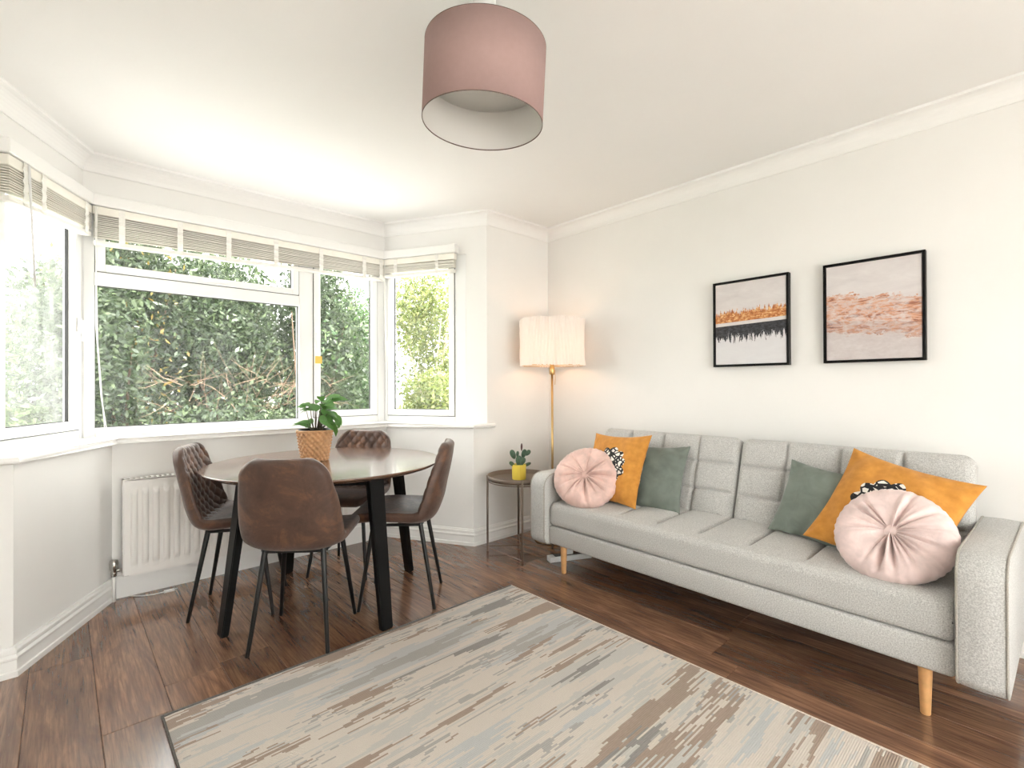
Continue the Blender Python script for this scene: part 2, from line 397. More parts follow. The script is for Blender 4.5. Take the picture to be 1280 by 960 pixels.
wall('wall_right', [([(XS, YB-.1), (XS+.15, YB-.1), (XS+.15, YR+.12), (XS, YR+.12)], 0, ZC)])
wall('wall_back_right', [([(XRl, YR), (XS, YR), (XS, YR+.12), (XRl, YR+.12)], 0, ZS0), ([(XRu, YR), (XS, YR), (XS, YR+.12), (XRu, YR+.12)], ZS0, ZC)])
wall('wall_back_left', [([(XW, YR), (XLl, YR), (XLl, YR+.12), (XW, YR+.12)], 0, ZS0), ([(XW, YR), (XLu, YR), (XLu, YR+.12), (XW, YR+.12)], ZS0, ZC)])
wall('wall_left', [([(XW-.15, YB-.1), (XW, YB-.1), (XW, YR+.12), (XW-.15, YR+.12)], 0, ZC)])
s0 = .715   # window length on the slanted sides, the rest is plastered
pR = (FRu[0]+SD[0]*s0, FRu[1]-SD[1]*s0); pL = (FLu[0]-SD[0]*s0, FLu[1]-SD[1]*s0)
wall('wall_bay_right', [([(XRl, YR), RO, OR, FRl], 0, ZS0), ([(XRu, YR), RO, OR, FRu], ZH, ZC), ([(XRu, YR), RO, (pR[0]+nR[0]*OUT, pR[1]+nR[1]*OUT), pR], ZS0, ZH)])
wall('wall_bay_left', [([(XLl, YR), FLl, OL, LO], 0, ZS0), ([(XLu, YR), FLu, OL, LO], ZH, ZC), ([(XLu, YR), pL, (pL[0]+nL[0]*OUT, pL[1]+nL[1]*OUT), LO], ZS0, ZH)])
wall('wall_bay_front', [([FLl, FRl, OR, OL], 0, ZS0), ([FLu, FRu, OR, OL], ZH, ZC)])
# rear wall behind the camera, with unseen glazed doors added to bring in more daylight
DX0, DX1, DZ = -.75, 2.30, 2.20
wall('wall_rear', [([(XW, YB-.12), (DX0, YB-.12), (DX0, YB), (XW, YB)], 0, ZC), ([(DX1, YB-.12), (XS, YB-.12), (XS, YB), (DX1, YB)], 0, ZC), ([(DX0, YB-.12), (DX1, YB-.12), (DX1, YB), (DX0, YB)], DZ, ZC)])
gd = empty('added_door_1', (0, 0, 0), kind='structure')
bm = bmesh.new()
for a, b in ((DX0, DX0+.06), (DX1-.06, DX1)): bm_box(bm, (a, YB-.09, 0), (b, YB-.03, DZ))
bm_box(bm, (DX0, YB-.09, DZ-.06), (DX1, YB-.03, DZ)); bm_box(bm, (DX0, YB-.09, 0), (DX1, YB-.03, .05))
bmo('added_door_frame', bm, UPVC, gd)
for k in range(4):
    a = DX0+.06+(DX1-DX0-.12)/4*k; b = DX0+.06+(DX1-DX0-.12)/4*(k+1)
    bm = bmesh.new()
    for q in (((a, .05), (a+.06, DZ-.06)), ((b-.06, .05), (b, DZ-.06)), ((a+.06, .05), (b-.06, .13)), ((a+.06, DZ-.13), (b-.06, DZ-.06))): bm_box(bm, (q[0][0], YB-.08, q[0][1]), (q[1][0], YB-.04, q[1][1]))
    lf = bmo('added_door_leaf', bm, UPVC, gd)
    box('pane', (a+.06, YB-.062, .13), (b-.06, YB-.058, DZ-.13), GLASS, lf)
bm = bmesh.new(); prism_bm(bm, [(XW-.15, YB-.12), (XS+.15, YB-.12), (XS+.15, YR+.12), RO, OR, OL, LO, (XW-.15, YR+.12)], ZC, ZC+.15)
c = bmo('ceiling', bm, CEIL); c['kind'] = 'structure'

# floor slab and planks
bm = bmesh.new(); prism_bm(bm, [(XW-.15, YB-.12), (XS+.15, YB-.12), (XS+.15, YR+.12), RO, OR, OL, LO, (XW-.15, YR+.12)], -.12, -.011)
fl = bmo('floor', bm, UNDER); fl['kind'] = 'structure'
PW = .1945; x = .100-6*PW; row = 0
while x < XS:
    xa, xb = max(x, XW), min(x+PW, XS)
    if xb-xa > .01:
        xm = (xa+xb)/2
        yend = YR+.02
        if XLl-.1 < xm < XRl+.1: yend = min(YFl+.03, YR+.06+max(0, min(xm-XLl, XRl-xm)+PW/2)/math.tan(SP))
        y = YB-rnd.uniform(0, 1.2)
        if abs(x-.100) < .02: y = 2.113-1.29*4
        while y < yend:
            ya, yb = max(y, YB), min(y+1.29, yend)
            if yb-ya > .04:
                bm = bmesh.new(); hx, hy = (xb-xa)/2-.0004, (yb-ya)/2-.0004
                r = bmesh.ops.create_cube(bm, size=1)
                for v in r['verts']: v.co = Vector((v.co.x*2*hx, v.co.y*2*hy, -.005+v.co.z*.01))
                es = [e for e in bm.edges if all(v.co.z > 0-.001 for v in e.verts)]
                bmesh.ops.bevel(bm, geom=es, offset=.0016, segments=1, affect='EDGES')
                p = bmo('plank', bm, FLOORW, fl); p.location = (xm, (ya+yb)/2, 0)
            y += 1.29
    x += PW; row += 1

# skirting and cornice
H = .117
SK = [(0, 0), (.024, 0), (.024, .022), (.019, .026), (.018, .066), (.022, .070), (.023, .078), (.018, .084), (.015, .088), (.017, .094), (.017, .104), (.011, .110), (.009, H), (0, H)]
sweep('baseboard_right', [(XS, YB), (XS, YR-.001)], SK, GLOSS, kind='structure')
sweep('baseboard_back_right', [(XS, YR), (XRl, YR), FRl], SK, GLOSS, kind='structure')
sweep('baseboard_bay', [FRl, FLl], [(0, 0), (.018, 0), (.018, .115), (.014, .12), (0, .12)], GLOSS, kind='structure')
sweep('baseboard_back_left', [FLl, (XLl, YR), (XW, YR)], SK, GLOSS, kind='structure')
sweep('baseboard_left', [(XW, YR), (XW, YB)], SK, GLOSS, kind='structure')
cov = [(0, ZC), (0, ZC-.092), (.006, ZC-.092), (.008, ZC-.086)]
for k in range(7):
    g = k/6*pi/2; cov.append((.064-.056*math.cos(g), ZC-.086+.072*math.sin(g)))
cov += [(.070, ZC-.012), (.072, ZC)]
sweep('trim_1', [(XW, YB), (XS, YB), (XS, YR), (XRu, YR), FRu, FLu, (XLu, YR), (XW, YR)], cov, CEIL, closed=True, kind='structure')

# window sill board with a rounded nose
ov = .030
def offl(p, q, o):
    d = Vector((q[0]-p[0], q[1]-p[1])).normalized(); n = Vector((-d.y, d.x)); return ((p[0]+n.x*o, p[1]+n.y*o), (d.x, d.y))
l1 = offl((XRl, YR), FRl, ov); l2 = offl(FRl, FLl, ov); l3 = offl(FLl, (XLl, YR), ov)
nose = [inter((0, YR-ov), (1, 0), *l1), inter(*l1, *l2), inter(*l2, *l3), inter((0, YR-ov), (1, 0), *l3)]
sill = [(XRu+.06, YR-ov), (XRu+.06, YR), (XRu, YR), (FRu[0], FRu[1]), (FLu[0], FLu[1]), (XLu, YR), (XLu-.06, YR), (XLu-.06, YR-ov), nose[3], nose[2], nose[1], nose[0]]
bm = bmesh.new(); prism_bm(bm, sill, ZS0, ZS1)
es = [e for e in bm.edges if abs(e.verts[0].co.z-e.verts[1].co.z) < 1e-4 and all((v.co.y < YR-.01) or any((v.co.xy-Vector(q)).length < 1e-3 for q in nose) for v in e.verts)]
bmesh.ops.bevel(bm, geom=es, offset=.0125, segments=3, profile=.5, affect='EDGES')
o = bmo('trim_2', bm, GLOSS); o['kind'] = 'structure'

# ------------------------------------------------------------------ windows
def frame_mtx(org, d, n): return Matrix(((d[0], n[0], 0, org[0]), (d[1], n[1], 0, org[1]), (0, 0, 1, 0), (0, 0, 0, 1)))
MF = frame_mtx(FLu, (1, 0), (0, 1)); MR = frame_mtx(FRu, (SD[0], -SD[1]), nR); ML = frame_mtx((XLu, YR), SD, nL)
LF = FRu[0]-FLu[0]
def bars(name, rects, y0, y1, m, parent, bev=.004):
    bm = bmesh.new()
    for a, z0, b, z1 in rects: bm_box(bm, (a, y0, z0), (b, y1, z1), None, bev, 1)
    return bmo(name, bm, m, parent)
def ring(a, z0, b, z1, w): return [(a, z0, a+w, z1), (b-w, z0, b, z1), (a+w, z0, b-w, z0+w), (a+w, z1-w, b-w, z1)]
def pane(a, z0, b, z1, gm, parent, m=None):
    p = box('pane', (a, .043, z0), (b, .047, z1), gm, parent)
    bars('gasket', ring(a-.001, z0-.001, b+.001, z1+.001, .005), .028, .042, GASK, parent, 0); return p
def sash(a, z0, b, z1, gm, parent, w=.046):
    s = bars('sash', ring(a, z0, b, z1, w), -.004, .055, UPVC, parent); pane(a+w, z0+w, b-w, z1-w, gm, s)
    bars('gap_shade_strip', ring(a-.004, z0-.004, b+.004, z1+.004, .004), .006, .05, GASK, s, 0); return s  # black strip stands in for the shade in the gap around the sash
def handle(x, z, parent, horiz=False):
    bm = bmesh.new()
    if horiz: bm_box(bm, (x-.035, -.016, z-.012), (x+.035, -.004, z+.012), None, .004); bm_box(bm, (x-.01, -.04, z-.01), (x+.11, -.022, z+.01), None, .006); bm_box(bm, (x-.01, -.03, z-.008), (x+.01, -.008, z+.008))
    else: bm_box(bm, (x-.012, -.016, z-.05), (x+.012, -.004, z+.03), None, .004); bm_box(bm, (x-.009, -.042, z-.10), (x+.009, -.024, z+.012), None, .006); bm_box(bm, (x-.008, -.03, z-.01), (x+.008, -.008, z+.01))
    return bmo('handle', bm, UPVC, parent)
W1 = empty('window_1', kind='structure'); W1.matrix_world = MF
bars('frame', [(0, ZS1-.005, .05, ZH), (LF-.06, ZS1-.005, LF, ZH), (.05, ZS1-.005, LF-.06, .925), (.05, 2.10, LF-.06, ZH)], .004, .072, UPVC, W1)
bars('mullion', [(1.157, .925, 1.255, 2.10)], .002, .072, UPVC, W1)
bars('transom', [(.05, 1.725, 1.157, 1.798)], .002, .072, UPVC, W1)
pane(.05, .925, 1.157, 1.725, HAZY2, W1)
t = sash(.054, 1.802, 1.153, 2.098, HAZY2, W1, .042); handle(.595, 1.82, t, True)
s = sash(1.26, .929, LF-.064, 2.096, HAZY2, W1); handle(1.275, 1.53, s)
for nm, mm, x0, x1, hx, gm in (('window_2', MR, 0, s0, .05, HAZY2), ('window_3', ML, SIDE_L-s0, SIDE_L, SIDE_L-.05, HAZY)):
    W = empty(nm, kind='structure'); W.matrix_world = mm
    fl_, fr_ = (.024, .095) if nm == 'window_2' else (.095, .024)
    bars('frame', [(x0, ZS1-.005, x0+fl_, ZH), (x1-fr_, ZS1-.005, x1, ZH), (x0+fl_, ZS1-.005, x1-fr_, .92), (x0+fl_, 2.10, x1-fr_, ZH)], .004, .072, UPVC, W)
    s = sash(x0+fl_+.004, .924, x1-fr_-.004, 2.096, gm, W); handle(hx, 1.50, s)
for k, (c, O1, n2) in enumerate(((FLu, (0, 1), nL), (FRu, (0, 1), nR))):
    bm = bmesh.new(); prism_bm(bm, [c, (c[0], c[1]+.075), ((c[0]+n2[0]*.09), c[1]+.09), (c[0]+n2[0]*.075, c[1]+n2[1]*.075)], ZS1-.005, ZH)
    o = bmo('trim_%d' % (k+3), bm, UPVC); o['kind'] = 'structure'

# ------------------------------------------------------------------ blinds (drawn up)
def blind(mtx, x0, x1, zl, zr, tapes, label, nsl=12, end=False):
    B = empty('venetian_blind', label=label, cat='blind', group='raised blinds in the bay'); B.matrix_world = mtx
    box('pelmet', (x0-.005, -.072, 2.152), (x1+.005, -.004, 2.216), GLOSS, B, .004, 1)
    box('headrail', (x0+.01, -.058, 2.104), (x1-.01, -.010, 2.150), SLAT, B, .003, 1)
    L = x1-x0-.03; ln = math.hypot(L, zr-zl)
    me = None
    for k in range(nsl):
        f = (k+.6)/(nsl+.6); za = 2.102+(zl+.020-2.102)*f; zb = 2.102+(zr+.020-2.102)*f
        if me is None:
            s = box('slat', (-L/2, -.024, -.002), (L/2, .024, .002), SLAT, B); me = s.data
        else: s = link('slat', me, SLAT, B)
        s.location = ((x0+x1)/2, -.034, (za+zb)/2); s.rotation_euler = (rnd.uniform(-.06, .06)+.10, -math.atan2(zb-za, L), 0)
    r = box('bottom_rail', (-L/2, -.024, -.011), (L/2, .024, .011), SLAT if False else TAPE, B, .003, 1); r.location = ((x0+x1)/2, -.034, (zl+zr)/2); r.rotation_euler = (0, -math.atan2(zr-zl, L), 0)
    for tx in tapes:
        zb = zl+(zr-zl)*(tx-x0)/(x1-x0)
        V, F = [], []; n = 12
        for k in range(n+1):
            z = 2.15+(zb-.012-2.15)*k/n; y = -.062-.003*math.sin(k*2.2)
            for xx in (-.014, .014): V += [(tx+xx, y, z), (tx+xx, y+.003, z)]
        for k in range(n):
            a = 4*k; F += [(a, a+2, a+6, a+4), (a+1, a+5, a+7, a+3), (a, a+4, a+5, a+1), (a+2, a+3, a+7, a+6)]
        pyd('ladder_tape', V, F, TAPE, B)
    return B
b1 = blind(MF, .028, LF-.01, 1.950, 1.995, [.165, .44, .70, .985, 1.29, 1.62, 1.76], 'wide cream slatted blind drawn up over the large front window')
b2 = blind(MR, .02, .655, 2.02, 2.02, [.14, .50], 'short cream slatted blind drawn up over the right slanted bay window', 8)
b3 = blind(ML, SIDE_L-.655, SIDE_L-.02, 1.965, 1.99, [.34, .46, .80], 'cream slatted blind drawn up over the hazy left bay window', 10)
tube('cord', [(.055, -.07, 2.14), (.052, -.07, 1.5), (.075, -.062, 1.1), (.10, -.06, .90)], .0028, TAPE, b1, 6)
tube('cord', [(.048, -.074, 2.14), (.060, -.07, 1.4), (.090, -.066, .90)], .0022, TAPE, b1, 6)
tube('cord', [(.055, -.072, 2.14), (.052, -.071, 2.02)], .006, TAPE, b1, 6)
tube('tilt_wand', [(.335, -.075, 2.14), (.33, -.10, 1.60)], .005, WPLAST, b3, 8)
tube('cord', [(.05, -.07, 2.14), (.045, -.068, 2.02), (.05, -.066, 1.35)], .0024, TAPE, b2, 6)

# yellow tag on the casement handle
tg = empty('key_tag', (0, 0, 0), label='small yellow paper tag hanging from the casement window handle', cat='tag'); tg.location = (1.365, 3.535, 1.345)
box('card', (-.024, -.001, -.026), (.024, .001, .026), YTAG, tg); tube('string', [(0, 0, .024), (-.008, -.004, .06), (-.012, 0, .10)], .0012, TAPE, tg, 5)

# ------------------------------------------------------------------ radiator
RX0, RX1, RZ0, RZ1, RY = .245, 1.50, .135, .650, 3.345
R = empty('radiator', (RX0, RY, 0), label='white ribbed panel radiator under the front bay window', cat='radiator')
Lr = RX1-RX0; nr = 25; pitch = (Lr-.05)/nr
xs = [0, .006, .022]; 
for k in range(nr):
    b = .025+pitch*k; xs += [b+pitch*q for q in (.02, .16, .28, .42, .58, .72, .84)]
xs += [Lr-.025, Lr-.006, Lr]
zs = [RZ0, RZ0+.004, RZ0+.03, RZ0+.05, RZ0+.062, RZ0+.08, RZ1-.08, RZ1-.062, RZ1-.05, RZ1-.03, RZ1-.004, RZ1]
V, F = [], []
for z in zs:
    dz = min(z-RZ0, RZ1-z); ez = min(1, max(0, (dz-.045)/.035))
    for xx in xs:
        dx = min(xx, Lr-xx); y = 0
        if dx < .005 or dz < .003: y = .006
        u = (xx-.025)/pitch
        if .025 < xx < Lr-.025:
            f = u-math.floor(u); w_ = max(0, min(1, (.5-abs(f-.5)-.16)/.16)); y = -.011*w_*ez if ez > 0 else 0
        V.append((xx, y, z))
nx = len(xs)
for i in range(len(zs)-1):
    for j in range(nx-1): a = i*nx+j; F.append((a, a+1, a+nx+1, a+nx))
o = pyd('front_panel', V, F, RADM, R); 
box('rear_panel', (.0, .062, RZ0), (Lr, .074, RZ1), RADM, R)
for k, a in enumerate((0, Lr-.004)): box('side_cover', (a, .002, RZ0+.01), (a+.004, .072, RZ1+.004), RADM, R, .001, 1)
bm = bmesh.new()
for k in range(52): bm_box(bm, (.008+k*(Lr-.02)/52, .006, RZ1-.008), (.008+k*(Lr-.02)/52+.012, .062, RZ1+.004))
bm_box(bm, (0, 0, RZ1-.004), (Lr, .010, RZ1+.004)); bm_box(bm, (0, .062, RZ1-.004), (Lr, .074, RZ1+.004)); bmo('top_grille', bm, RADM, R)
v = lathe('valve', [(0, -.05), (.012, -.05), (.014, -.03), (.012, -.02), (.019, -.012), (.021, .02), (.018, .036), (.0, .038)], CHROME, R, 20, loc=(-.034, .05, .185))
tube('valve_tail', [(-.034, .05, .165), (.004, .05, .165)], .009, CHROME, R, 10)
tube('pipe', [(-.034, .05, .14), (-.034, .05, 0)], .010, PIPE, R, 12)
for a in (.2, 1.0): box('bracket', (a, .074, .3), (a+.03, RY and .101, .5), RADM, R)
# small white cable and connector lying on the floor by the radiator
cb = empty('cable', (.43, 3.34, 0), label='thin white cable with a small white connector on floor under radiator', cat='cable')
tube('lead', [(-.15, .075, .004), (-.10, .03, .004), (-.05, .01, .004), (-.005, .005, .006)], .003, WPLAST, cb, 6)
box('connector', (-.005, -.004, 0), (.045, .014, .013), WPLAST, cb, .003)
box('connector_tip', (.045, 0, .003), (.06, .010, .010), CHROME, cb)

# ------------------------------------------------------------------ garden outside
g = empty('garden_ground', kind='structure')
pyd('bounce_paving', [(-6, 3.9, -.2), (9, 3.9, -.2), (9, 6.0, -.2), (-6, 6.0, -.2)], [(0, 1, 2, 3)], mat('pale paving', (.58, .575, .56, 1), .9, var=.15, vscale=2), g)  # pale strip added outside the bay to bounce daylight onto the ceiling
gm = pyd('ground', [(-30, 3.86, -.35), (40, 3.86, -.35), (40, 45, -.2), (-30, 45, -.2)], [(0, 1, 2, 3)], GROUND, g)
pyd('bounce_patio', [(-30, -30, -.1), (40, -30, -.1), (40, YB-.14, -.1), (-30, YB-.14, -.1)], [(0, 1, 2, 3)], mat('pale paving', (.58, .575, .56, 1), .9, var=.15, vscale=2), g)  # unseen ground behind the house, made pale to bounce sunlight up to the ceiling
g['kind'] = 'structure'
def leaves_mesh(name, cen, rad, n, size, rs, lumps=9, flat=False, bottom=0.0):
    C = []
    for k in range(lumps):
        d = rs.normal(size=3); d /= np.linalg.norm(d); C.append(d*rs.uniform(.35, .68))
    C = np.array(C); which = rs.integers(0, lumps, n)
    d = rs.normal(size=(n, 3)); d /= np.linalg.norm(d, axis=1)[:, None]
    P = C[which]+d*(rs.uniform(0, 1, n)**.4*.42)[:, None]
    P = P*np.array(rad)+np.array(cen); P[:, 2] = np.maximum(P[:, 2], bottom+rs.uniform(0, .25, n))
    a = rs.normal(size=(n, 3)); a /= np.linalg.norm(a, axis=1)[:, None]
    b = np.cross(a, rs.normal(size=(n, 3))); b /= np.linalg.norm(b, axis=1)[:, None]
    s = (size*rs.uniform(.6, 1.4, n))[:, None]; nn = np.cross(a, b)
    V = np.stack([P-a*s, P+b*s*.42+nn*s*.12, P+a*s, P-b*s*.42+nn*s*.12], 1).reshape(-1, 3)
    me = bpy.data.meshes.new(name); me.vertices.add(4*n); me.vertices.foreach_set('co', V.astype('f').ravel())
    me.loops.add(4*n); me.loops.foreach_set('vertex_index', np.arange(4*n, dtype='i'))
    me.polygons.add(n); me.polygons.foreach_set('loop_start', np.arange(0, 4*n, 4, dtype='i')); me.polygons.foreach_set('loop_total', np.full(n, 4, 'i'))
    me.update(); me.validate(); return me
def shrub(name, label, cat, loc, rad, n, size, m, seed, trunk=BARK, height=None, extra=None, group='garden shrubs and trees'):
    rs = np.random.default_rng(seed); rr = random.Random(seed)
    S = empty(name, loc, label=label, cat=cat, group=group); zc = height if height else rad[2]*.9
    f = link('foliage', leaves_mesh('foliage', (0, 0, zc), rad, n, size, rs, 12), m, S); f['kind'] = 'stuff'
    if extra: e = link('bright_leaves', leaves_mesh('bright_leaves', (0, -.2*rad[1], zc), rad, n//60, size*.8, rs, 6), extra, S); e['kind'] = 'stuff'
    for k in range(5):
        a = rr.uniform(0, 2*pi); tip = Vector((math.cos(a)*rad[0]*.55, math.sin(a)*rad[1]*.55, zc+rad[2]*rr.uniform(0, .6)))
        mid = Vector((tip.x*.3, tip.y*.3, zc*.55)); r0 = .03*max(1, zc/2)
        tube('branch', [(tip.x*.05, tip.y*.05, -.3), mid, (mid+tip)/2+Vector((rr.uniform(-.1, .1),)*3), tip], [r0, r0*.7, r0*.45, r0*.15], trunk, S, 7)
    return S
shrub('evergreen_shrub', 'dense dark evergreen shrub filling the left of the large window', 'shrub', (.55, 7.4, -.3), (1.0, .9, 2.15), 24000, .040, L_DARK, 1, extra=L_AUT)
shrub('evergreen_shrub', 'dark green shrub with dry twigs at its foot, seen mid large window', 'shrub', (1.65, 7.7, -.3), (1.0, .9, 2.0), 24000, .040, L_DARK, 2)
shrub('evergreen_shrub', 'dark shrub behind the potted plant at the right of the large pane', 'shrub', (2.75, 7.3, -.3), (.95, .9, 1.95), 22000, .040, L_DARK, 3, extra=L_MID)
shrub('tall_tree', 'tall dark tree rising behind the garden shrubs', 'tree', (1.3, 10.5, -.3), (2.4, 1.2, 2.2), 9000, .08, L_DARK, 4, height=2.5)
shrub('conifer_shrub', 'fresh green bushy conifer seen through the narrow casement window', 'shrub', (3.95, 8.2, -.3), (.95, .8, 2.3), 20000, .040, L_MID, 5)
shrub('garden_tree', 'sunlit yellow green tree with pale trunk in the right bay window', 'tree', (5.75, 8.8, -.3), (1.3, 1.0, 2.2), 12000, .05, L_LIME, 6, trunk=PALEBARK, height=2.3)
shrub('low_shrub', 'low yellow green shrub at the foot of the pale trunked tree', 'shrub', (5.3, 7.6, -.3), (1.0, .6, 1.1), 7000, .045, L_LIME, 7, trunk=PALEBARK)
shrub('hedge_shrub', 'pale hazy green shrub seen through the left slanted bay window', 'shrub', (-.75, 7.4, -.3), (1.2, .8, 1.5), 9000, .05, L_HAZE, 8)
shrub('low_ivy', 'low leafy ground cover along the foot of the dark shrubs', 'plant', (1.5, 6.3, -.25), (1.9, .35, .75), 8000, .035, L_DARK, 9)
# dry twigs
tw = empty('dry_twigs', (1.75, 6.45, .38), label='tangle of dry tan twigs at the foot of the shrubs', cat='twigs')
rr = random.Random(11); bm = bmesh.new(); V, F = [], []
for k in range(110):
    p = Vector((rr.uniform(-1.0, 1.1), rr.uniform(-.1, .5), rr.uniform(.45, .95))); d = Vector((rr.uniform(-1, 1), rr.uniform(-.4, .1), rr.uniform(-.2, 1.0))).normalized()*rr.uniform(.15, .45)
    r_ = rr.uniform(.0018, .0038); a = d.orthogonal().normalized()*r_; b = d.normalized().cross(a); i0 = len(V)
    for q, sc in ((p, 1), (p+d*.5+Vector((rr.uniform(-.03, .03),)*3), .8), (p+d, .3)): V += [q+a*sc, q-a*.5*sc+b*.87*sc, q-a*.5*sc-b*.87*sc]
    for s in (0, 3):
        for q in range(3): F.append((i0+s+q, i0+s+(q+1) % 3, i0+s+3+(q+1) % 3, i0+s+3+q))
o = pyd('twigs', V, F, TWIG, tw); o['kind'] = 'stuff'

# ------------------------------------------------------------------ rug
rx0, rx1, ry0, ry1 = .262, 1.905, -.30, 2.088
Rg = empty('rug', ((rx0+rx1)/2, (ry0+ry1)/2, 0), label='flat woven rug with cream, grey and taupe streaks on the wood floor', cat='rug')
nx_, ny_ = 60, 90; V, F = [], []; hx, hy = (rx1-rx0)/2, (ry1-ry0)/2; rs = random.Random(3)
for j in range(ny_+1):
    for i in range(nx_+1):
        u, v_ = i/nx_*2-1, j/ny_*2-1
        jx = .003*math.sin(j*.7)+.002*math.sin(j*2.3) if abs(u) > .99 else 0; jy = .003*math.sin(i*.5) if abs(v_) > .99 else 0
        V.append((u*hx+jx, v_*hy+jy, .0085 if max(abs(u), abs(v_)) < .999 else .006))
n0 = len(V)
for j in range(ny_):
    for i in range(nx_): a = j*(nx_+1)+i; F.append((a, a+1, a+nx_+2, a+nx_+1))
bnd = [i for i in range(nx_+1)]+[j*(nx_+1)+nx_ for j in range(1, ny_+1)]+[ny_*(nx_+1)+i for i in range(nx_-1, -1, -1)]+[j*(nx_+1) for j in range(ny_-1, 0, -1)]
V += [(V[b][0], V[b][1], 0.0004) for b in bnd]
for k in range(len(bnd)): q = (k+1) % len(bnd); F.append((bnd[k], n0+k, n0+q, bnd[q]))
pyd('weave', V, F, RUG, Rg)
box('bound_edge', (-hx-.004, -hy, .0004), (-hx+.003, hy, .0092), RUGEDGE, Rg, .002, 1)
box('bound_edge', (hx-.003, -hy, .0004), (hx+.003, hy, .0090), mat('pale rug binding', srgb(206, 194, 180), .95, var=.2, vscale=120), Rg, .002, 1)
box('end_hem', (-hx, hy-.012, .0004), (hx, hy+.002, .0098), RUGEDGE, Rg, .003, 1)

# ------------------------------------------------------------------ sofa
ang = math.radians(-1.7)
SO = empty('sofa', (2.205, 1.15, 0), ang, label='light grey three seat sofa bed with tufted back and beech legs', cat='sofa')
# local: x = depth towards the wall, y = along (far end +), z up
HL = .945; AT = .125; SB, SF, ST = .172, .285, .437
SO_box = lambda nm, lo, hi, bev=.02, seg=4: box(nm, lo, hi, SOFA, SO, bev, seg)
b = SO_box('base', (0, -HL, SB), (.72, HL, SF-.002), .016, 3)
def shade(o, ang=40):
    for p in o.data.polygons: p.use_smooth = True
    bm = bmesh.new(); bm.from_mesh(o.data)
    for e in bm.edges:
        if len(e.link_faces) == 2 and e.calc_face_angle(0) > math.radians(ang): e.smooth = False
    bm.to_mesh(o.data); bm.free()
shade(b)
def roundrect(u, v, W, H_, rc):
    """maps a square [-1,1]^2 to a rounded rectangle; gives x, y and the distance to the border"""
    m_ = max(abs(u), abs(v))
    if m_ < 1e-9: return 0, 0, min(W, H_)
    bu, bv = u/m_, v/m_; x_, y_ = bu*W, bv*H_
    ax, ay = abs(x_)-(W-rc), abs(y_)-(H_-rc)
    if ax > 0 and ay > 0:
        l_ = math.hypot(ax, ay); k_ = rc/l_; x_ = math.copysign(W-rc+ax*k_, x_); y_ = math.copysign(H_-rc+ay*k_, y_)
    return x_*m_, y_*m_, (1-m_)*min(abs(x_) if abs(bu) >= abs(bv) else 1e9, abs(y_) if abs(bv) >= abs(bu) else 1e9)
def dense(n, p=.6):
    out = []
    for k in range(n+1):
        t_ = k/n*2-1; out.append(math.copysign(1-(1-abs(t_))**(1/p) if False else math.sin(abs(t_)*pi/2)**.85, t_) if abs(t_) > 0 else 0)
    return out
def panel(name, W, H_, T, rc, er, m, parent, nu=60, nv=50, front=None, back=True):
    """padded panel centred at 0, x/y in plane, +z front; er = edge roundness; front(x, y, d) -> extra height"""
    us, vs = dense(nu), dense(nv); V, F = [], []
    def sheet(sg):
        i0 = len(V)
        for v_ in vs:
            for u in us:
                x_, y_, d = roundrect(u, v_, W, H_, rc); q = min(1, max(0, d/er)); h = (T-er)*(1 if True else 0)+er*math.sqrt(max(0, 1-(1-q)**2))
                if d <= 1e-6: h = T-er
                if sg > 0 and front: h += front(x_, y_, d)
                V.append((x_, y_, sg*h))
        for j in range(nv):
            for i in range(nu):
                a = i0+j*(nu+1)+i; f = (a, a+1, a+nu+2, a+nu+1); F.append(f if sg > 0 else f[::-1])
        return i0
    a = sheet(1); c_ = sheet(-1); n1 = nu+1
    bd = [i for i in range(n1)]+[j*n1+nu for j in range(1, nv+1)]+[nv*n1+i for i in range(nu-1, -1, -1)]+[j*n1 for j in range(nv-1, 0, -1)]
    for k in range(len(bd)): q = (k+1) % len(bd); F.append((a+bd[k], c_+bd[k], c_+bd[q], a+bd[q]))
    return pyd(name, V, F, m, parent, True)
def seam(d, w_, depth): return -depth*math.exp(-(d/w_)**2)
# seat cushion: cross-section swept along the length
prof = []
for k in range(4): prof.append((.004, SF+.012+(ST-.045-SF-.012)*k/3, 0))
prof = [(.016, SF+.002, 0), (.006, SF+.008, 0)]+[(.0, SF+.02+(ST-.05-SF-.02)*k/4, 0) for k in range(5)]
for k in range(1, 7): a = k/6*pi/2; prof.append((.035-.035*math.cos(a), ST-.05+.04*math.sin(a), 0))
for k in range(1, 23): prof.append((.035+.575*k/22, ST-.010+.018*math.sin(k/22*pi*.55), 1))
prof.append((.612, SF+.01, 0))
ys = []; cw = 2*HL/8
for c_ in range(8):
    for q in (0, .02, .045, .08, .14, .22, .34, .5, .66, .78, .86, .92, .955, .98): ys.append(-HL+.004+(2*HL-.008)*(c_+q)/8)
ys.append(HL-.004); V, F = [], []
for yy in ys:
    u = (yy+HL)/cw; dcol = abs(u-round(u))*cw; inner = 0 < round(u) < 8
    de = HL-.004-abs(yy); er = .03; sq = er*(1-math.sqrt(max(0, 1-(1-min(1, de/er))**2)))
    for x_, z_, top in prof:
        zz = z_
        if top:
            f = min(1, max(0, (x_-.075)/.05)); zz += (seam(dcol, .0075, .020)*f if inner else 0)+.006*math.sin(min(1, dcol/(cw/2))*pi/2)*f
            zz += seam(abs(x_-.045), .006, .003)
        elif x_ < .05 and z_ > ST-.06: zz += 0
        cxs, czs = .3, (SF+ST)/2
        V.append((x_+(sq*.6 if x_ < .1 else 0), yy, zz-(sq*.6 if z_ > czs else -sq*.4)))
k_ = len(prof)
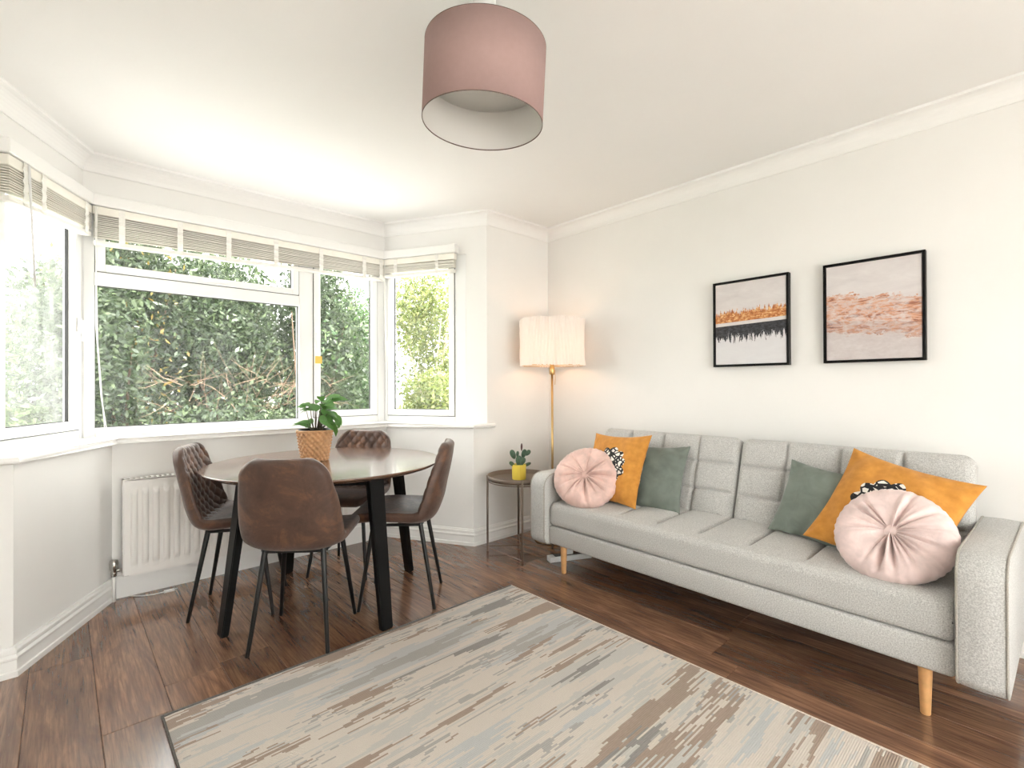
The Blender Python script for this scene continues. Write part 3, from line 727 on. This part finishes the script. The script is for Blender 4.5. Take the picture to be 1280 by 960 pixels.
for i in range(len(ys)-1):
    for j in range(k_): F.append((i*k_+j, i*k_+(j+1) % k_, (i+1)*k_+(j+1) % k_, (i+1)*k_+j))
F.append(tuple(range(k_))[::-1]); F.append(tuple((len(ys)-1)*k_+j for j in range(k_)))
seat = pyd('seat_cushion', V, F, SOFA, SO, True); shade(seat, 50)
# back cushions
BW, BH = .470, .235
for sg in (-1, 1):
    def quilt(x_, y_, d):
        cu = (x_+BW)/(2*BW/4); cv = (y_+BH)/(2*BH/3); h = 0; e = min(1, d/.03)
        du = abs(cu-round(cu))*2*BW/4; dv = abs(cv-round(cv))*2*BH/3
        if 0 < round(cu) < 4: h += seam(du, .008, .020)
        if 0 < round(cv) < 3: h += seam(dv, .008, .015)
        return (h+.010*abs(math.sin(cu*pi))**.6*abs(math.sin(cv*pi))**.6)*e
    p = panel('back_cushion', BW, BH, .055, .045, .035, SOFA, SO, 170, 100, quilt)
    lean = math.radians(17)
    # panel +z faces the room (-x), its x axis runs along y, its y axis goes up and leans back
    upv = Vector((math.sin(lean), 0, math.cos(lean))); nrm = Vector((-math.cos(lean), 0, math.sin(lean))); xv = upv.cross(nrm)
    mm = Matrix((xv, upv, nrm)).transposed().to_4x4(); mm.translation = Vector((.535, sg*(BW+.004), .40+BH*math.cos(lean)))
    p.matrix_local = mm
# arms
def arm_outline(g_=0):
    pts = []
    def arc(cx_, cz_, r_, a0, a1, n=8):
        for k in range(n+1): a = math.radians(a0+(a1-a0)*k/n); pts.append((cx_+r_*math.cos(a), cz_+r_*math.sin(a)))
    x0_, x1_, z0_, z1_ = -.035+g_, .69-g_, .165+g_, .600-g_
    arc(x0_+.045, z0_+.045, .045, 180, 270, 5); arc(x1_-.03, z0_+.03, .03, 270, 360, 3); arc(x1_-.04, z1_-.04, .04, 0, 90, 5); arc(x0_+.085, z1_-.085, .085, 90, 180, 9)
    return pts
for sg in (-1, 1):
    ya, yb = (HL+.003, HL+.003+AT); pts = arm_outline(); n = len(pts); cxa, cza = .32, .38
    lay = [(ya, .012), (ya+.004, .004), (ya+.012, 0), (ya+AT*.5, -.004), (yb-.012, 0), (yb-.004, .004), (yb, .012)]; V, F = [], []
    for yy, ins in lay:
        for x_, z_ in pts:
            l_ = math.hypot(x_-cxa, z_-cza); V.append((x_-(x_-cxa)/l_*ins, sg*yy, z_-(z_-cza)/l_*ins))
    for i in range(len(lay)-1):
        for j in range(n): F.append((i*n+j, i*n+(j+1) % n, (i+1)*n+(j+1) % n, (i+1)*n+j))
    F.append(tuple(range(n))[::-1]); F.append(tuple((len(lay)-1)*n+j for j in range(n)))
    bm = bmesh.new(); vs = [bm.verts.new(v) for v in V]
    for f in F: bm.faces.new([vs[q] for q in f])
    a = bmo('arm', bm, SOFA, SO, True); shade(a, 55)
    for yy in (ya+.004, yb-.004):
        tube('piping', [(x_-(x_-cxa)/math.hypot(x_-cxa, z_-cza)*.003, sg*yy, z_-(z_-cza)/math.hypot(x_-cxa, z_-cza)*.003) for x_, z_ in pts], .0042, PIPING, a, 6, True)
for x_ in (.045, .62):
    for yy in (-.86, .86):
        l_ = lathe('leg', [(.0, 0), (.0135, 0), (.015, .003), (.021, SB-.004), (.021, SB+.01), (0, SB+.01)], OAK, SO, 20); l_.location = (x_, yy, 0)
# power strip below the sofa
ps = empty('power_strip', (2.44, 2.165, 0), math.radians(-25), label='white and black power strip on the floor beneath the sofa end', cat='power strip')
box('body', (-.10, -.03, 0), (.20, .03, .035), WPLAST, ps, .005); box('socket_face', (-.06, -.022, .035), (.19, .022, .038), DKPLAST, ps); box('plug', (.02, -.02, .038), (.07, .02, .075), WPLAST, ps, .006)

# ------------------------------------------------------------------ cushions
def so(x_, y_, z_): return SO.matrix_basis @ Vector((x_, y_, z_))
def orient(o, pos, normal, roll=0):
    n = Vector(normal).normalized(); u_ = (Vector((0, 0, 1))-n*n.z).normalized(); x_ = u_.cross(n)
    mm = Matrix((x_, u_, n)).transposed().to_4x4() @ Matrix.Rotation(roll, 4, 'Z'); mm.translation = Vector(pos); o.matrix_world = mm
def pillow(name, W, T, m, label, pos, normal, roll, seed, group, pinch=.10):
    rs_ = random.Random(seed); ph = [rs_.uniform(0, 6.28) for _ in range(8)]; N = 44; V, F = [], []
    us = [math.sin((k/N*2-1)*pi/2) for k in range(N+1)]
    for sg in (1, -1):
        for v_ in us:
            for u in us:
                x_ = W*u*(1-pinch*(1-v_*v_)**1.0*abs(u)**3); y_ = W*v_*(1-pinch*(1-u*u)**1.0*abs(v_)**3)
                h = T*((1-u**2)**.55*(1-v_**2)**.55)
                wr = .0035*math.sin(9*u+5*v_+ph[0])*math.sin(4*v_-3*u+ph[1])+.003*math.sin(14*u*v_+6*v_+ph[2])
                e = (1-u*u)*(1-v_*v_); cr = (abs(u*v_))**3
                h += wr*min(1, e*6)*1.5+.006*cr*math.sin(22*(u-v_*math.copysign(1, u*v_) if u*v_ else 0)+ph[3])*min(1, e*30)
                V.append((x_, y_, sg*h))
    n1 = N+1
    for s_ in (0, 1):
        for j in range(N):
            for i in range(N): a = s_*n1*n1+j*n1+i; f = (a, a+1, a+n1+1, a+n1); F.append(f if s_ == 0 else f[::-1])
    me = bpy.data.meshes.new(name); me.from_pydata(V, [], F); bm = bmesh.new(); bm.from_mesh(me); bmesh.ops.remove_doubles(bm, verts=bm.verts[:], dist=1e-5); bmesh.ops.recalc_face_normals(bm, faces=bm.faces[:]); bm.to_mesh(me); bm.free()
    o = link(name, me, m, None, True); tag(o, label, 'cushion', group); orient(o, pos, normal, roll); return o
def round_cushion(label, pos, normal, m, R_, T, seed, group):
    C = empty('round_cushion', label=label, cat='cushion', group=group); orient(C, pos, normal, seed)
    rs_ = random.Random(seed*7+1); NA = 168; V, F = [], []; pl = []
    amp = [rs_.uniform(.3, 1) for _ in range(NA)]
    folds = sorted(rs_.uniform(0, 2*pi) for _ in range(26)); fa = [rs_.uniform(.5, 1.4) for _ in folds]; fr = [rs_.uniform(.7, 1.05) for _ in folds]
    prof = []
    for k in range(19): prof.append((k/18, 1))
    rows = []
    def hgt(r, th):
        base = T*(1-abs(2*r-1.0)**2.6)**.5 if r > .5 else T*(.30+.70*math.sin(min(1, r/.5)*pi/2)**.75)
        f = 0
        for a, am, ex in zip(folds, fa, fr):
            d = (th-a+pi) % (2*pi)-pi; w_ = (.03+.035*r)
            f -= am*.017*math.exp(-(d/w_)**2)*max(0, 1-(r/ex)**3)
            f += am*.006*math.exp(-((d-.13)/(.07+.05*r))**2)*max(0, 1-r**2)
        rim = max(0, (r-.78)/.22); f += .003*rim*math.sin(th*38+2*math.sin(th*5))
        return base+f
    rad = [.0, .03, .06, .1, .15, .2, .26, .33, .4, .48, .56, .64, .72, .79, .85, .90, .94, .97, .99, 1.0]
    for sg in (1, -1):
        for r in rad:
            for k in range(NA):
                th = 2*pi*k/NA; rr_ = R_*r*(1+.012*math.sin(3*th+seed)+.006*math.sin(38*th)*max(0, (r-.85)/.15))
                h = hgt(min(r, .9999), th) if r < 1 else 0
                V.append((rr_*math.cos(th), rr_*math.sin(th), sg*max(h, 0)))
    nr_ = len(rad)
    for s_ in (0, 1):
        for i in range(nr_-1):
            for k in range(NA):
                a = s_*nr_*NA+i*NA+k; b_ = s_*nr_*NA+i*NA+(k+1) % NA; f = (a, b_, b_+NA, a+NA); F.append(f[::-1] if s_ == 0 else f)
    me = bpy.data.meshes.new('cover'); me.from_pydata(V, [], F); bm = bmesh.new(); bm.from_mesh(me); bmesh.ops.remove_doubles(bm, verts=bm.verts[:], dist=1e-5); bmesh.ops.recalc_face_normals(bm, faces=bm.faces[:]); bm.to_mesh(me); bm.free()
    link('cover', me, m, C, True)
    bt = lathe('button', [(0, -.006), (.023, -.006), (.028, 0), (.026, .007), (.014, .011), (0, .012)], m, C, 24); bt.location = (0, 0, T*.50)
    return C
CG = 'scatter cushions on the grey sofa'
pillow('square_cushion', .205, .058, SAGE, 'grey green velvet cushion beside the left mustard cushion on sofa', so(.385, .455, .605), (-.90, -.06, .43), .03, 1, CG)
pillow('square_cushion', .225, .062, ORANGE, 'mustard floral cushion behind the pink round cushion at sofa far end', so(.295, .665, .640), (-.90, .10, .40), .05, 2, CG)
round_cushion('blush pink round tufted cushion leaning at the far sofa arm', so(.150, .768, .585), (-.72, -.36, .59), PINK, .200, .066, 1, CG)
pillow('square_cushion', .185, .050, SAGE2, 'grey green cushion beside the right mustard cushion on sofa', so(.385, -.435, .597), (-.88, .08, .44), -.12, 3, CG)
pillow('square_cushion', .235, .065, ORANGE, 'tilted mustard floral cushion behind the large pale pink cushion', so(.310, -.70, .625), (-.82, .10, .55), -.24, 4, CG)
round_cushion('pale pink round tufted cushion near the right sofa arm', so(.180, -.745, .568), (-.74, .06, .62), PALEPINK, .195, .060, 2, CG)

# ------------------------------------------------------------------ pictures
def picture(y0, y1, z0, z1, m, label):
    P = empty('framed_picture', (XS-.002, (y0+y1)/2, (z0+z1)/2), -pi/2, label=label, cat='picture', group='framed prints above the sofa')
    W, H_ = (y1-y0)/2, (z1-z0)/2   # local x runs towards -Y (to the right in view), -y faces the room
    bm = bmesh.new(); f = .011
    for lo, hi in (((-W, -.036, -H_), (-W+f, 0, H_)), ((W-f, -.036, -H_), (W, 0, H_)), ((-W+f, -.036, -H_), (W-f, 0, -H_+f)), ((-W+f, -.036, H_-f), (W-f, 0, H_))): bm_box(bm, lo, hi)
    bmo('frame', bm, BLACKW, P); box('canvas', (-W+f+.003, -.030, -H_+f+.003), (W-f-.003, -.004, H_-f-.003), m, P)
    box('backing', (-W+f-.001, -.006, -H_+f-.001), (W-f+.001, -.001, H_-f+.001), BLACKW, P)
picture(.955, 1.380, 1.262, 1.775, ART1, 'black framed abstract print with gold band over black, nearer the lamp')
picture(.372, .788, 1.264, 1.778, ART2, 'black framed abstract print with copper and mauve bands, right of the pair')

# ------------------------------------------------------------------ pendant shade
fvec0 = Vector((fw.x, fw.y, 0)).normalized()
PN = empty('pendant_lamp', (1.035, 1.255, 0), label='dusty pink drum pendant lampshade hanging from the ceiling', cat='lamp')
z0, z1, rr0 = 2.024, 2.270, .200
lathe('shade', [(rr0, z0), (rr0, z1), (rr0-.0015, z1), (rr0-.0015, z0)], PINKSH, PN, 96, True)
lathe('lining', [(rr0-.002, z0+.002), (rr0-.002, z1-.002), (rr0-.003, z1-.002), (rr0-.003, z0+.002)], WHITEIN, PN, 96, True)
lathe('diffuser', [(0, z0+.137), (rr0-.004, z0+.137), (rr0-.004, z0+.140), (0, z0+.140)], DIFFU, PN, 96)
for z in (z0, z1): lathe('rim', [(rr0+.0012*math.cos(k*pi/4)-.001, z+.0018*math.sin(k*pi/4)) for k in range(8)], DARKTRIM, PN, 96, True)
lathe('lampholder', [(0, z1-.06), (.02, z1-.06), (.02, z1-.01), (.012, z1), (.012, z1+.02), (0, z1+.02)], WPLAST, PN, 24)
for k in range(3):
    a = 2*pi*k/3; tube('spider_arm', [(.018*math.cos(a), .018*math.sin(a), z1-.03), (.196*math.cos(a), .196*math.sin(a), z1-.004)], .002, WPLAST, PN, 6)
tube('cord', [(0, 0, z1+.01), (0, 0, ZC-.03)], .004, WPLAST, PN, 8)
lathe('ceiling_rose', [(0, ZC-.045), (.012, ZC-.045), (.016, ZC-.034), (.036, ZC-.032), (.040, ZC-.02), (.040, ZC), (0, ZC)], WPLAST, PN, 32)

tc = Matrix.Translation((0, 0, (z0+z1)/2)); tilt = tc @ Matrix.Rotation(math.radians(2.8), 4, fvec0) @ Matrix.Rotation(math.radians(2.2), 4, Vector((rt.x, rt.y, 0))) @ tc.inverted()
for q in [q for q in bpy.data.objects if q.parent == PN and not q.name.startswith(('cord', 'ceiling'))]: q.matrix_local = tilt @ q.matrix_local

# ------------------------------------------------------------------ floor lamp
FX, FY = 2.715, 2.505
FLp = empty('floor_lamp', (FX, FY, 0), label='brass floor lamp with white pleated drum shade, lit, in the corner', cat='lamp')
lathe('base', [(0, 0), (.13, 0), (.135, .006), (.13, .016), (.02, .022), (.014, .04), (0, .04)], BRASS, FLp, 48)
lathe('pole', [(0, .03), (.0085, .03), (.0085, 1.24), (0, 1.24)], BRASS, FLp, 16)
lathe('lampholder', [(0, 1.235), (.016, 1.235), (.019, 1.24), (.019, 1.285), (.015, 1.30), (.015, 1.36), (0, 1.36)], BRASS, FLp, 24)
tube('pull_cord', [(.02, -.01, 1.27), (.022, -.012, 1.2), (.018, -.012, 1.16)], .002, BRASS, FLp, 6)
NA = 240; V, F = [], []; zs_ = [1.300, 1.302, 1.36, 1.42, 1.48, 1.54, 1.60, 1.644, 1.646]
for i, z in enumerate(zs_):
    for k in range(NA):
        th = 2*pi*k/NA; sk = .35*math.sin(th*3+1)*(z-1.47)/.17*.18
        r = .238+.0045*math.sin(60*(th+sk))+.003*math.sin(23*(th-sk*2))+(.006*math.sin(th*5)+.004*math.sin(th*11) if i in (0, 1, 7, 8) else 0)
        V.append((r*math.cos(th), r*math.sin(th), z+(.006*math.sin(th*7)*math.sin(th*3) if i > 6 else 0)))
for i in range(len(zs_)-1):
    for k in range(NA): F.append((i*NA+k, i*NA+(k+1) % NA, (i+1)*NA+(k+1) % NA, (i+1)*NA+k))
pyd('shade', V, F, PLEAT, FLp, True)
tube('shade_ring', [(.233*math.cos(2*pi*k/48), .233*math.sin(2*pi*k/48), 1.303) for k in range(48)], .002, BRASS, FLp, 6, True)
for k in range(3):
    a = 2*pi*k/3+.4; tube('shade_spoke', [(.015*math.cos(a), .015*math.sin(a), 1.303), (.233*math.cos(a), .233*math.sin(a), 1.303)], .0018, BRASS, FLp, 6)
mb, t = newmat('warm glowing bulb'); t.set(Emission_Color=(1, .56, .30, 1), Emission_Strength=15.0, Base_Color=(1, .9, .8, 1))
lathe('bulb', [(0, 1.355), (.013, 1.357), (.02, 1.38), (.03, 1.41), (.029, 1.43), (.018, 1.45), (0, 1.456)], mb, FLp, 24)

# ------------------------------------------------------------------ side table and cactus
TX, TY = 2.375, 2.50
ST_ = empty('side_table', (TX, TY, 0), label='round brown metal tray side table between wall and sofa', cat='side table')
lathe('tray', [(0, .498), (.205, .498), (.222, .503), (.226, .53), (.229, .53), (.226, .498), (.20, .492), (0, .492)], GREYMETAL, ST_, 64)
for k, (dx, dy) in enumerate(((-.176, .138), (-.148, -.176), (.176, -.138), (.148, .176))):
    s_ = .229/math.hypot(dx, dy); dx *= s_; dy *= s_
    tube('leg', [(dx, dy, 0), (dx, dy, .528)], .0075, GREYMETAL, ST_, 10)
    if k < 2: tube('cross_rail', [(dx, dy, .035), (-dx, -dy, .035+.006*k)], .004, GREYMETAL, ST_, 8)
lathe('under_ring', [(.219, .486), (.224, .486), (.224, .492), (.219, .492)], GREYMETAL, ST_, 64, True)
CP = empty('potted_cactus', (TX-.01, TY+.0, .499), label='small dark green cactus in a ribbed yellow pot on the tray table', cat='plant')
V, F = [], []; NP = 20
for r, z in ((.046, 0), (.048, .004), (.050, .100), (.050, .104), (.045, .104), (.044, .09), (.0, .09)):
    for k in range(2*NP): a = pi*k/NP; q = r*(1-.025*(k % 2)); V.append((q*math.cos(a), q*math.sin(a), z))
n_ = 2*NP
for i in range(6):
    for k in range(n_): F.append((i*n_+k, i*n_+(k+1) % n_, (i+1)*n_+(k+1) % n_, (i+1)*n_+k))
F.append(tuple(range(n_))[::-1]); pyd('pot', V, F, YPOT, CP)
lathe('soil', [(0, .088), (.044, .088), (.040, .096), (0, .098)], SOIL, CP, 24)
def pad(loc, h, w_, tx, ty, rz, m=CACT, d=.010):
    bm = bmesh.new(); bmesh.ops.create_uvsphere(bm, u_segments=16, v_segments=10, radius=1)
    for v in bm.verts: k = .75+.25*(v.co.z*.5+.5); v.co = Vector((v.co.x*w_*k, v.co.y*d, (v.co.z+1)*h/2))
    o = bmo('pad', bm, m, CP, True); o.location = loc; o.rotation_euler = (tx, ty, rz); return o
vr = -yaw   # pads roughly face the viewer
for a in ((0, 0, .09, .075, .026, 0, 0), (-.03, 0, .14, .07, .022, .1, -.35), (.025, .01, .145, .065, .020, 0, .3), (.012, -.02, .10, .06, .02, -.3, .5), (-.03, -.01, .09, .05, .016, .2, -.8),
          (.045, 0, .165, .05, .018, 0, .75), (.03, 0, .09, .06, .013, -.2, 1.2), (-.012, .01, .15, .045, .012, 0, .1)):
    p_ = Matrix.Rotation(vr, 3, 'Z') @ Vector(a[:3]); pad(p_, a[3], a[4], a[5], a[6], vr)
p_ = Matrix.Rotation(vr, 3, 'Z') @ Vector((.018, .005, .195)); pad(p_, .055, .008, 0, .02, vr, CACTR, .006)

# ------------------------------------------------------------------ dining table
TC = (1.078, 2.652)
TB = empty('dining_table', (TC[0], TC[1], 0), label='round walnut dining table with black splayed legs in the bay', cat='table')
lathe('table_top', [(0, .720), (.568, .720), (.572, .721), (.598, .737), (.600, .740), (.600, .743), (.597, .745), (0, .745)], TABLEW, TB, 128)
bpy.data.objects['table_top'].data.polygons.foreach_set('use_smooth', [abs(p.normal.z) < .95 for p in bpy.data.objects['table_top'].data.polygons])
la = [math.radians(a) for a in (187.5, -83.5, 5.5, 95)]
for a in la:
    d = Vector((math.cos(a), math.sin(a), 0)); s_ = Vector((-d.y, d.x, 0)); V = []
    for z, r_, wd, th in ((0, .530, .030, .016), (.718, .435, .041, .020)):
        c_ = d*r_+Vector((0, 0, z)); V += [c_+s_*wd-d*th, c_+s_*wd+d*th, c_-s_*wd+d*th, c_-s_*wd-d*th]
    F = [(0, 1, 2, 3)[::-1], (4, 5, 6, 7)]+[(k, (k+1) % 4, 4+(k+1) % 4, 4+k) for k in range(4)]
    bm = bmesh.new(); vs = [bm.verts.new(v) for v in V]
    for f in F: bm.faces.new([vs[q] for q in f])
    bmesh.ops.bevel(bm, geom=bm.edges[:], offset=.004, segments=2, affect='EDGES'); bmo('leg', bm, BLACKW, TB)
for k in range(4):
    a, b_ = la[k], la[(k+1) % 4]; A = Vector((math.cos(a)*.425, math.sin(a)*.425, .695)); B_ = Vector((math.cos(b_)*.425, math.sin(b_)*.425, .695))
    d = (B_-A).normalized(); n_ = d.cross(Vector((0, 0, 1))); V = []
    for c_ in (A, B_): V += [c_+n_*.011+Vector((0, 0, .025)), c_-n_*.011+Vector((0, 0, .025)), c_-n_*.011-Vector((0, 0, .025)), c_+n_*.011-Vector((0, 0, .025))]
    pyd('apron_rail', V, [(0, 1, 2, 3), (7, 6, 5, 4)]+[(q, q+4, (q+1) % 4+4, (q+1) % 4) for q in range(4)], BLACKW, TB)

# ------------------------------------------------------------------ dining chairs
def catmull(P, n):
    P = [Vector(p) for p in P]; out = []
    Q = [P[0]*2-P[1]]+P+[P[-1]*2-P[-2]]; m_ = len(P)-1
    for k in range(n+1):
        t_ = k/n*m_; i = min(int(t_), m_-1); f = t_-i; a, b_, c_, d = Q[i:i+4]
        out.append(.5*((2*b_)+(c_-a)*f+(2*a-5*b_+4*c_-d)*f*f+(3*b_-a-3*c_+d)*f**3))
    return out
# per control point: y, z, half width, edge curl
CTRL = [(.232, .440, .190, .004), (.215, .462, .205, .012), (.12, .470, .222, .020), (0, .462, .226, .028), (-.10, .450, .226, .042), (-.165, .470, .226, .058), (-.200, .540, .225, .060), (-.222, .64, .216, .050), (-.244, .74, .196, .036), (-.262, .85, .176, .018)]
NS = 120
Pc = catmull([(a, b_, 0) for a, b_, c_, d in CTRL], NS); Wc = catmull([(c_, d, 0) for a, b_, c_, d in CTRL], NS)
arc = [0]
for k in range(NS): arc.append(arc[-1]+(Pc[k+1]-Pc[k]).length)
TOT = arc[-1]; sCre = arc[int(NS*4.6/9)]
def chair_sheet(inner, nt=64):
    ts = [math.sin((k/nt*2-1)*pi/2)*.55+(k/nt*2-1)*.45 for k in range(nt+1)]
    # arc positions, denser at the ends
    V, F = [], []; rows = []
    kk = [0, .15, .4, .8, 1.4, 2]+list(range(3, NS-4))+[NS-3.6, NS-2.6, NS-1.8, NS-1.1, NS-.6, NS-.25, NS-.08, NS]
    for s_ in kk:
        i = min(int(s_), NS-1); f = s_-i; p = Pc[i].lerp(Pc[i+1], f); wv = Wc[i].lerp(Wc[i+1], f); a = arc[i]+(arc[i+1]-arc[i])*f
        tan = (Pc[i+1]-Pc[i]).normalized(); nrm = Vector((tan.y, -tan.x, 0))   # in (y,z): towards the sitter
        if nrm.y < 0 and a < sCre*.6: nrm = -nrm
        if nrm.x < 0 and a > sCre: nrm = -nrm
        if sCre*.6 <= a <= sCre and nrm.dot(Vector((.4, .9, 0))) < 0: nrm = -nrm
        hw = wv.x; dend = min(a, TOT-a); rc = .085 if a > TOT/2 else .06
        if dend < rc: hw -= rc*(1-math.sqrt(max(0, 1-(1-dend/rc)**2)))
        for t_ in ts:
            x_ = hw*t_; curl = wv.y*abs(t_)**3.2; d = min((1-abs(t_))*hw, dend*1.0)
            e = math.sqrt(max(0, 1-(1-min(1, d/.024))**2)); th = .024*e
            h = curl+(th if inner else -th)
            if inner:
                h += .006*(1-t_*t_)*e
                if a > sCre*.93:
                    u = (a-sCre)/.078+x_/.060; v_ = (a-sCre)/.078-x_/.060
                    g1 = abs(u-round(u)); g2 = abs(v_-round(v_)); fade = min(1, d/.03)*min(1, max(0, (a-sCre*.93)/.03))
                    h += (-.0075*math.exp(-(g1/.085)**2)-.0075*math.exp(-(g2/.085)**2)+.004*abs(math.sin(u*pi)*math.sin(v_*pi)))*fade
            V.append((x_*(1-.02*curl/.06), p.x+nrm.x*h, p.y+nrm.y*h))
    n1 = nt+1
    for j in range(len(kk)-1):
        for i in range(nt): q = j*n1+i; f = (q, q+1, q+n1+1, q+n1); F.append(f[::-1] if not inner else f)
    me = bpy.data.meshes.new('quilted_pad' if inner else 'shell'); me.from_pydata(V, [], F); me.update()
    return me
def make_chair():
    C = empty('dining_chair', cat='chair', group='dining chairs around the round table')
    link('shell', chair_sheet(False), SUEDE, C, True); link('quilted_pad', chair_sheet(True), SUEDE, C, True)
    for sx in (-1, 1):
        for (tx, ty, fx, fy) in ((.135, .125, .183, .192), (.125, -.115, .168, -.192)):
            d = Vector((sx*fx-sx*tx, fy-ty, -.435)).normalized()
            tube('leg', [(sx*fx, fy, 0), (sx*fx, fy, .0015), (sx*tx, ty, .435), (sx*tx-d.x*.008, ty-d.y*.008, .443)], [.0078, .0085, .0125, .012], BLACK, C, 14)
    bm = bmesh.new()
    for lo, hi in (((-.145, .112, .424), (.145, .138, .436)), ((-.135, -.128, .418), (.135, -.102, .430)), ((-.145, -.115, .421), (-.12, .125, .433)), ((.12, -.115, .421), (.145, .125, .433))): bm_box(bm, lo, hi, None, .003, 1)
    bmo('seat_frame', bm, BLACK, C); return C
proto = make_chair()
CH = [((.836, 2.345), (.636, .772), 'brown suede dining chair with its smooth back towards the viewer'),
      ((.705, 2.905), (.890, -.456), 'brown quilted dining chair at the left of the table by the radiator'),
      ((1.360, 3.008), (-.75, -.66), 'brown quilted dining chair at the far side of the table by the bay wall'),
      ((1.385, 2.398), (-.763, .647), 'brown dining chair in side view at the right of the table')]
for k, (p_, d, lb) in enumerate(CH):
    c_ = proto if k == 0 else copy_tree(proto)
    c_.location = (p_[0], p_[1], 0); c_.rotation_euler = (0, 0, math.atan2(-d[0], d[1])); c_['label'] = lb

# ------------------------------------------------------------------ plant in a woven basket on the table
PX, PY, PZ = 1.035, 2.735, .745
PP = empty('potted_plant', (PX, PY, PZ), label='leafy green houseplant in a woven rattan basket on the dining table', cat='plant')
NA, rows = 144, 10; hb = .165; V, F = [], []; zs_ = []
for j in range(rows*4+1):
    z = hb*j/(rows*4); r = .066+.026*(z/hb)**.9; ro = j//4; ph = (j % 4)/4; pr = math.sin(ph*pi)
    for k in range(NA):
        th = 2*pi*k/NA; V.append(((r+.0075*pr*(math.cos(18*th+pi*ro)))*math.cos(th), (r+.0075*pr*(math.cos(18*th+pi*ro)))*math.sin(th), z))
nj = rows*4+1
for j in range(nj-1):
    for k in range(NA): F.append((j*NA+k, j*NA+(k+1) % NA, (j+1)*NA+(k+1) % NA, (j+1)*NA+k))
F.append(tuple(range(NA))[::-1]); bk = pyd('basket', V, F, WEAVE, PP, True)
tube('rim', [((.0925)*math.cos(2*pi*k/40), (.0925)*math.sin(2*pi*k/40), hb) for k in range(40)], .0045, WEAVE, PP, 8, True)
lathe('liner', [(.080, hb-.02), (.085, hb+.007), (.083, hb+.007), (.078, hb-.02)], BLACK, PP, 40, True)
lathe('soil', [(0, hb-.03), (.078, hb-.03), (.074, hb-.016), (0, hb-.012)], SOIL, PP, 32)
for k in range(9):
    a = k*2.4; r = .02+.006*k; s_ = lathe('pebble', [(0, -.008), (.010, -.004), (.012, 0), (.009, .006), (0, .008)], PEBB, PP, 10); s_.location = (r*math.cos(a), r*math.sin(a), hb-.010)
def leaf_mesh(L, W, lobes):
    V, F = [], []; n = 12
    for k in range(n+1):
        t_ = k/n; w_ = W*math.sin(pi*min(1, t_**.8))**.8*(1-.18*lobes*abs(math.sin(t_*pi*4)))+.0004; z = .10*L*math.sin(t_*pi)-.22*L*t_*t_
        V += [(-w_, L*t_, z+.18*w_), (0, L*t_, z-.02*L*0), (w_, L*t_, z+.18*w_)]
    for k in range(n):
        a = 3*k; F += [(a, a+1, a+4, a+3), (a+1, a+2, a+5, a+4)]
    me = bpy.data.meshes.new('leaf'); me.from_pydata(V, [], F); me.update()
    for p in me.polygons: p.use_smooth = True
    return me
LM = [leaf_mesh(.080, .025, 0), leaf_mesh(.092, .027, 1), leaf_mesh(.065, .020, 0)]
rr = random.Random(21)
rvec = rt.copy(); fvec = Vector((fw.x, fw.y, 0)).normalized()
spec = []   # (sideways, towards viewer, height above soil) for each leaf base, in metres, then direction
for k in range(44):
    u = rr.random()
    if k < 19: b_ = (rr.uniform(.0, .085), rr.uniform(-.07, .07), rr.uniform(.08, .18)); d = (rr.uniform(-.3, 1), rr.uniform(-1, 1), rr.uniform(-.1, .7))
    elif k < 30: b_ = (rr.uniform(.04, .10), rr.uniform(-.06, .06), rr.uniform(.05, .12)); d = (rr.uniform(.3, 1), rr.uniform(-.8, .8), rr.uniform(-.9, .1))
    elif k < 38: b_ = (rr.uniform(-.07, .0), rr.uniform(-.06, .06), rr.uniform(.0, .05)); d = (rr.uniform(-1, -.4), rr.uniform(-.8, .8), rr.uniform(-.1, .4))
    else: b_ = (rr.uniform(-.05, .02), rr.uniform(-.04, .04), rr.uniform(.11, .15)); d = (rr.uniform(-1, -.5), rr.uniform(-.4, .4), rr.uniform(-.1, .35))
    spec.append((b_, d))
for b_, d in spec:
    P_ = rvec*b_[0]-fvec*b_[1]+Vector((0, 0, hb-.012+b_[2])); D = (rvec*d[0]-fvec*d[1]+Vector((0, 0, d[2]))).normalized()
    root = Vector((P_.x*.25, P_.y*.25, hb-.018))
    st = tube('stem', [root, (root+P_)/2+Vector((P_.x*.1, P_.y*.1, .012)), P_], [.0022, .0018, .0013], STEM, PP, 5)
    lf = link('leaf', rr.choice(LM), L_HOUSE, PP)
    n_ = (Vector((rr.uniform(-.4, .4), rr.uniform(-.4, .4), 1))-fvec*.5); n_ = (n_-D*n_.dot(D)).normalized(); x_ = D.cross(n_)
    mm = Matrix((x_, D, n_)).transposed().to_4x4(); mm.translation = P_; lf.matrix_local = mm
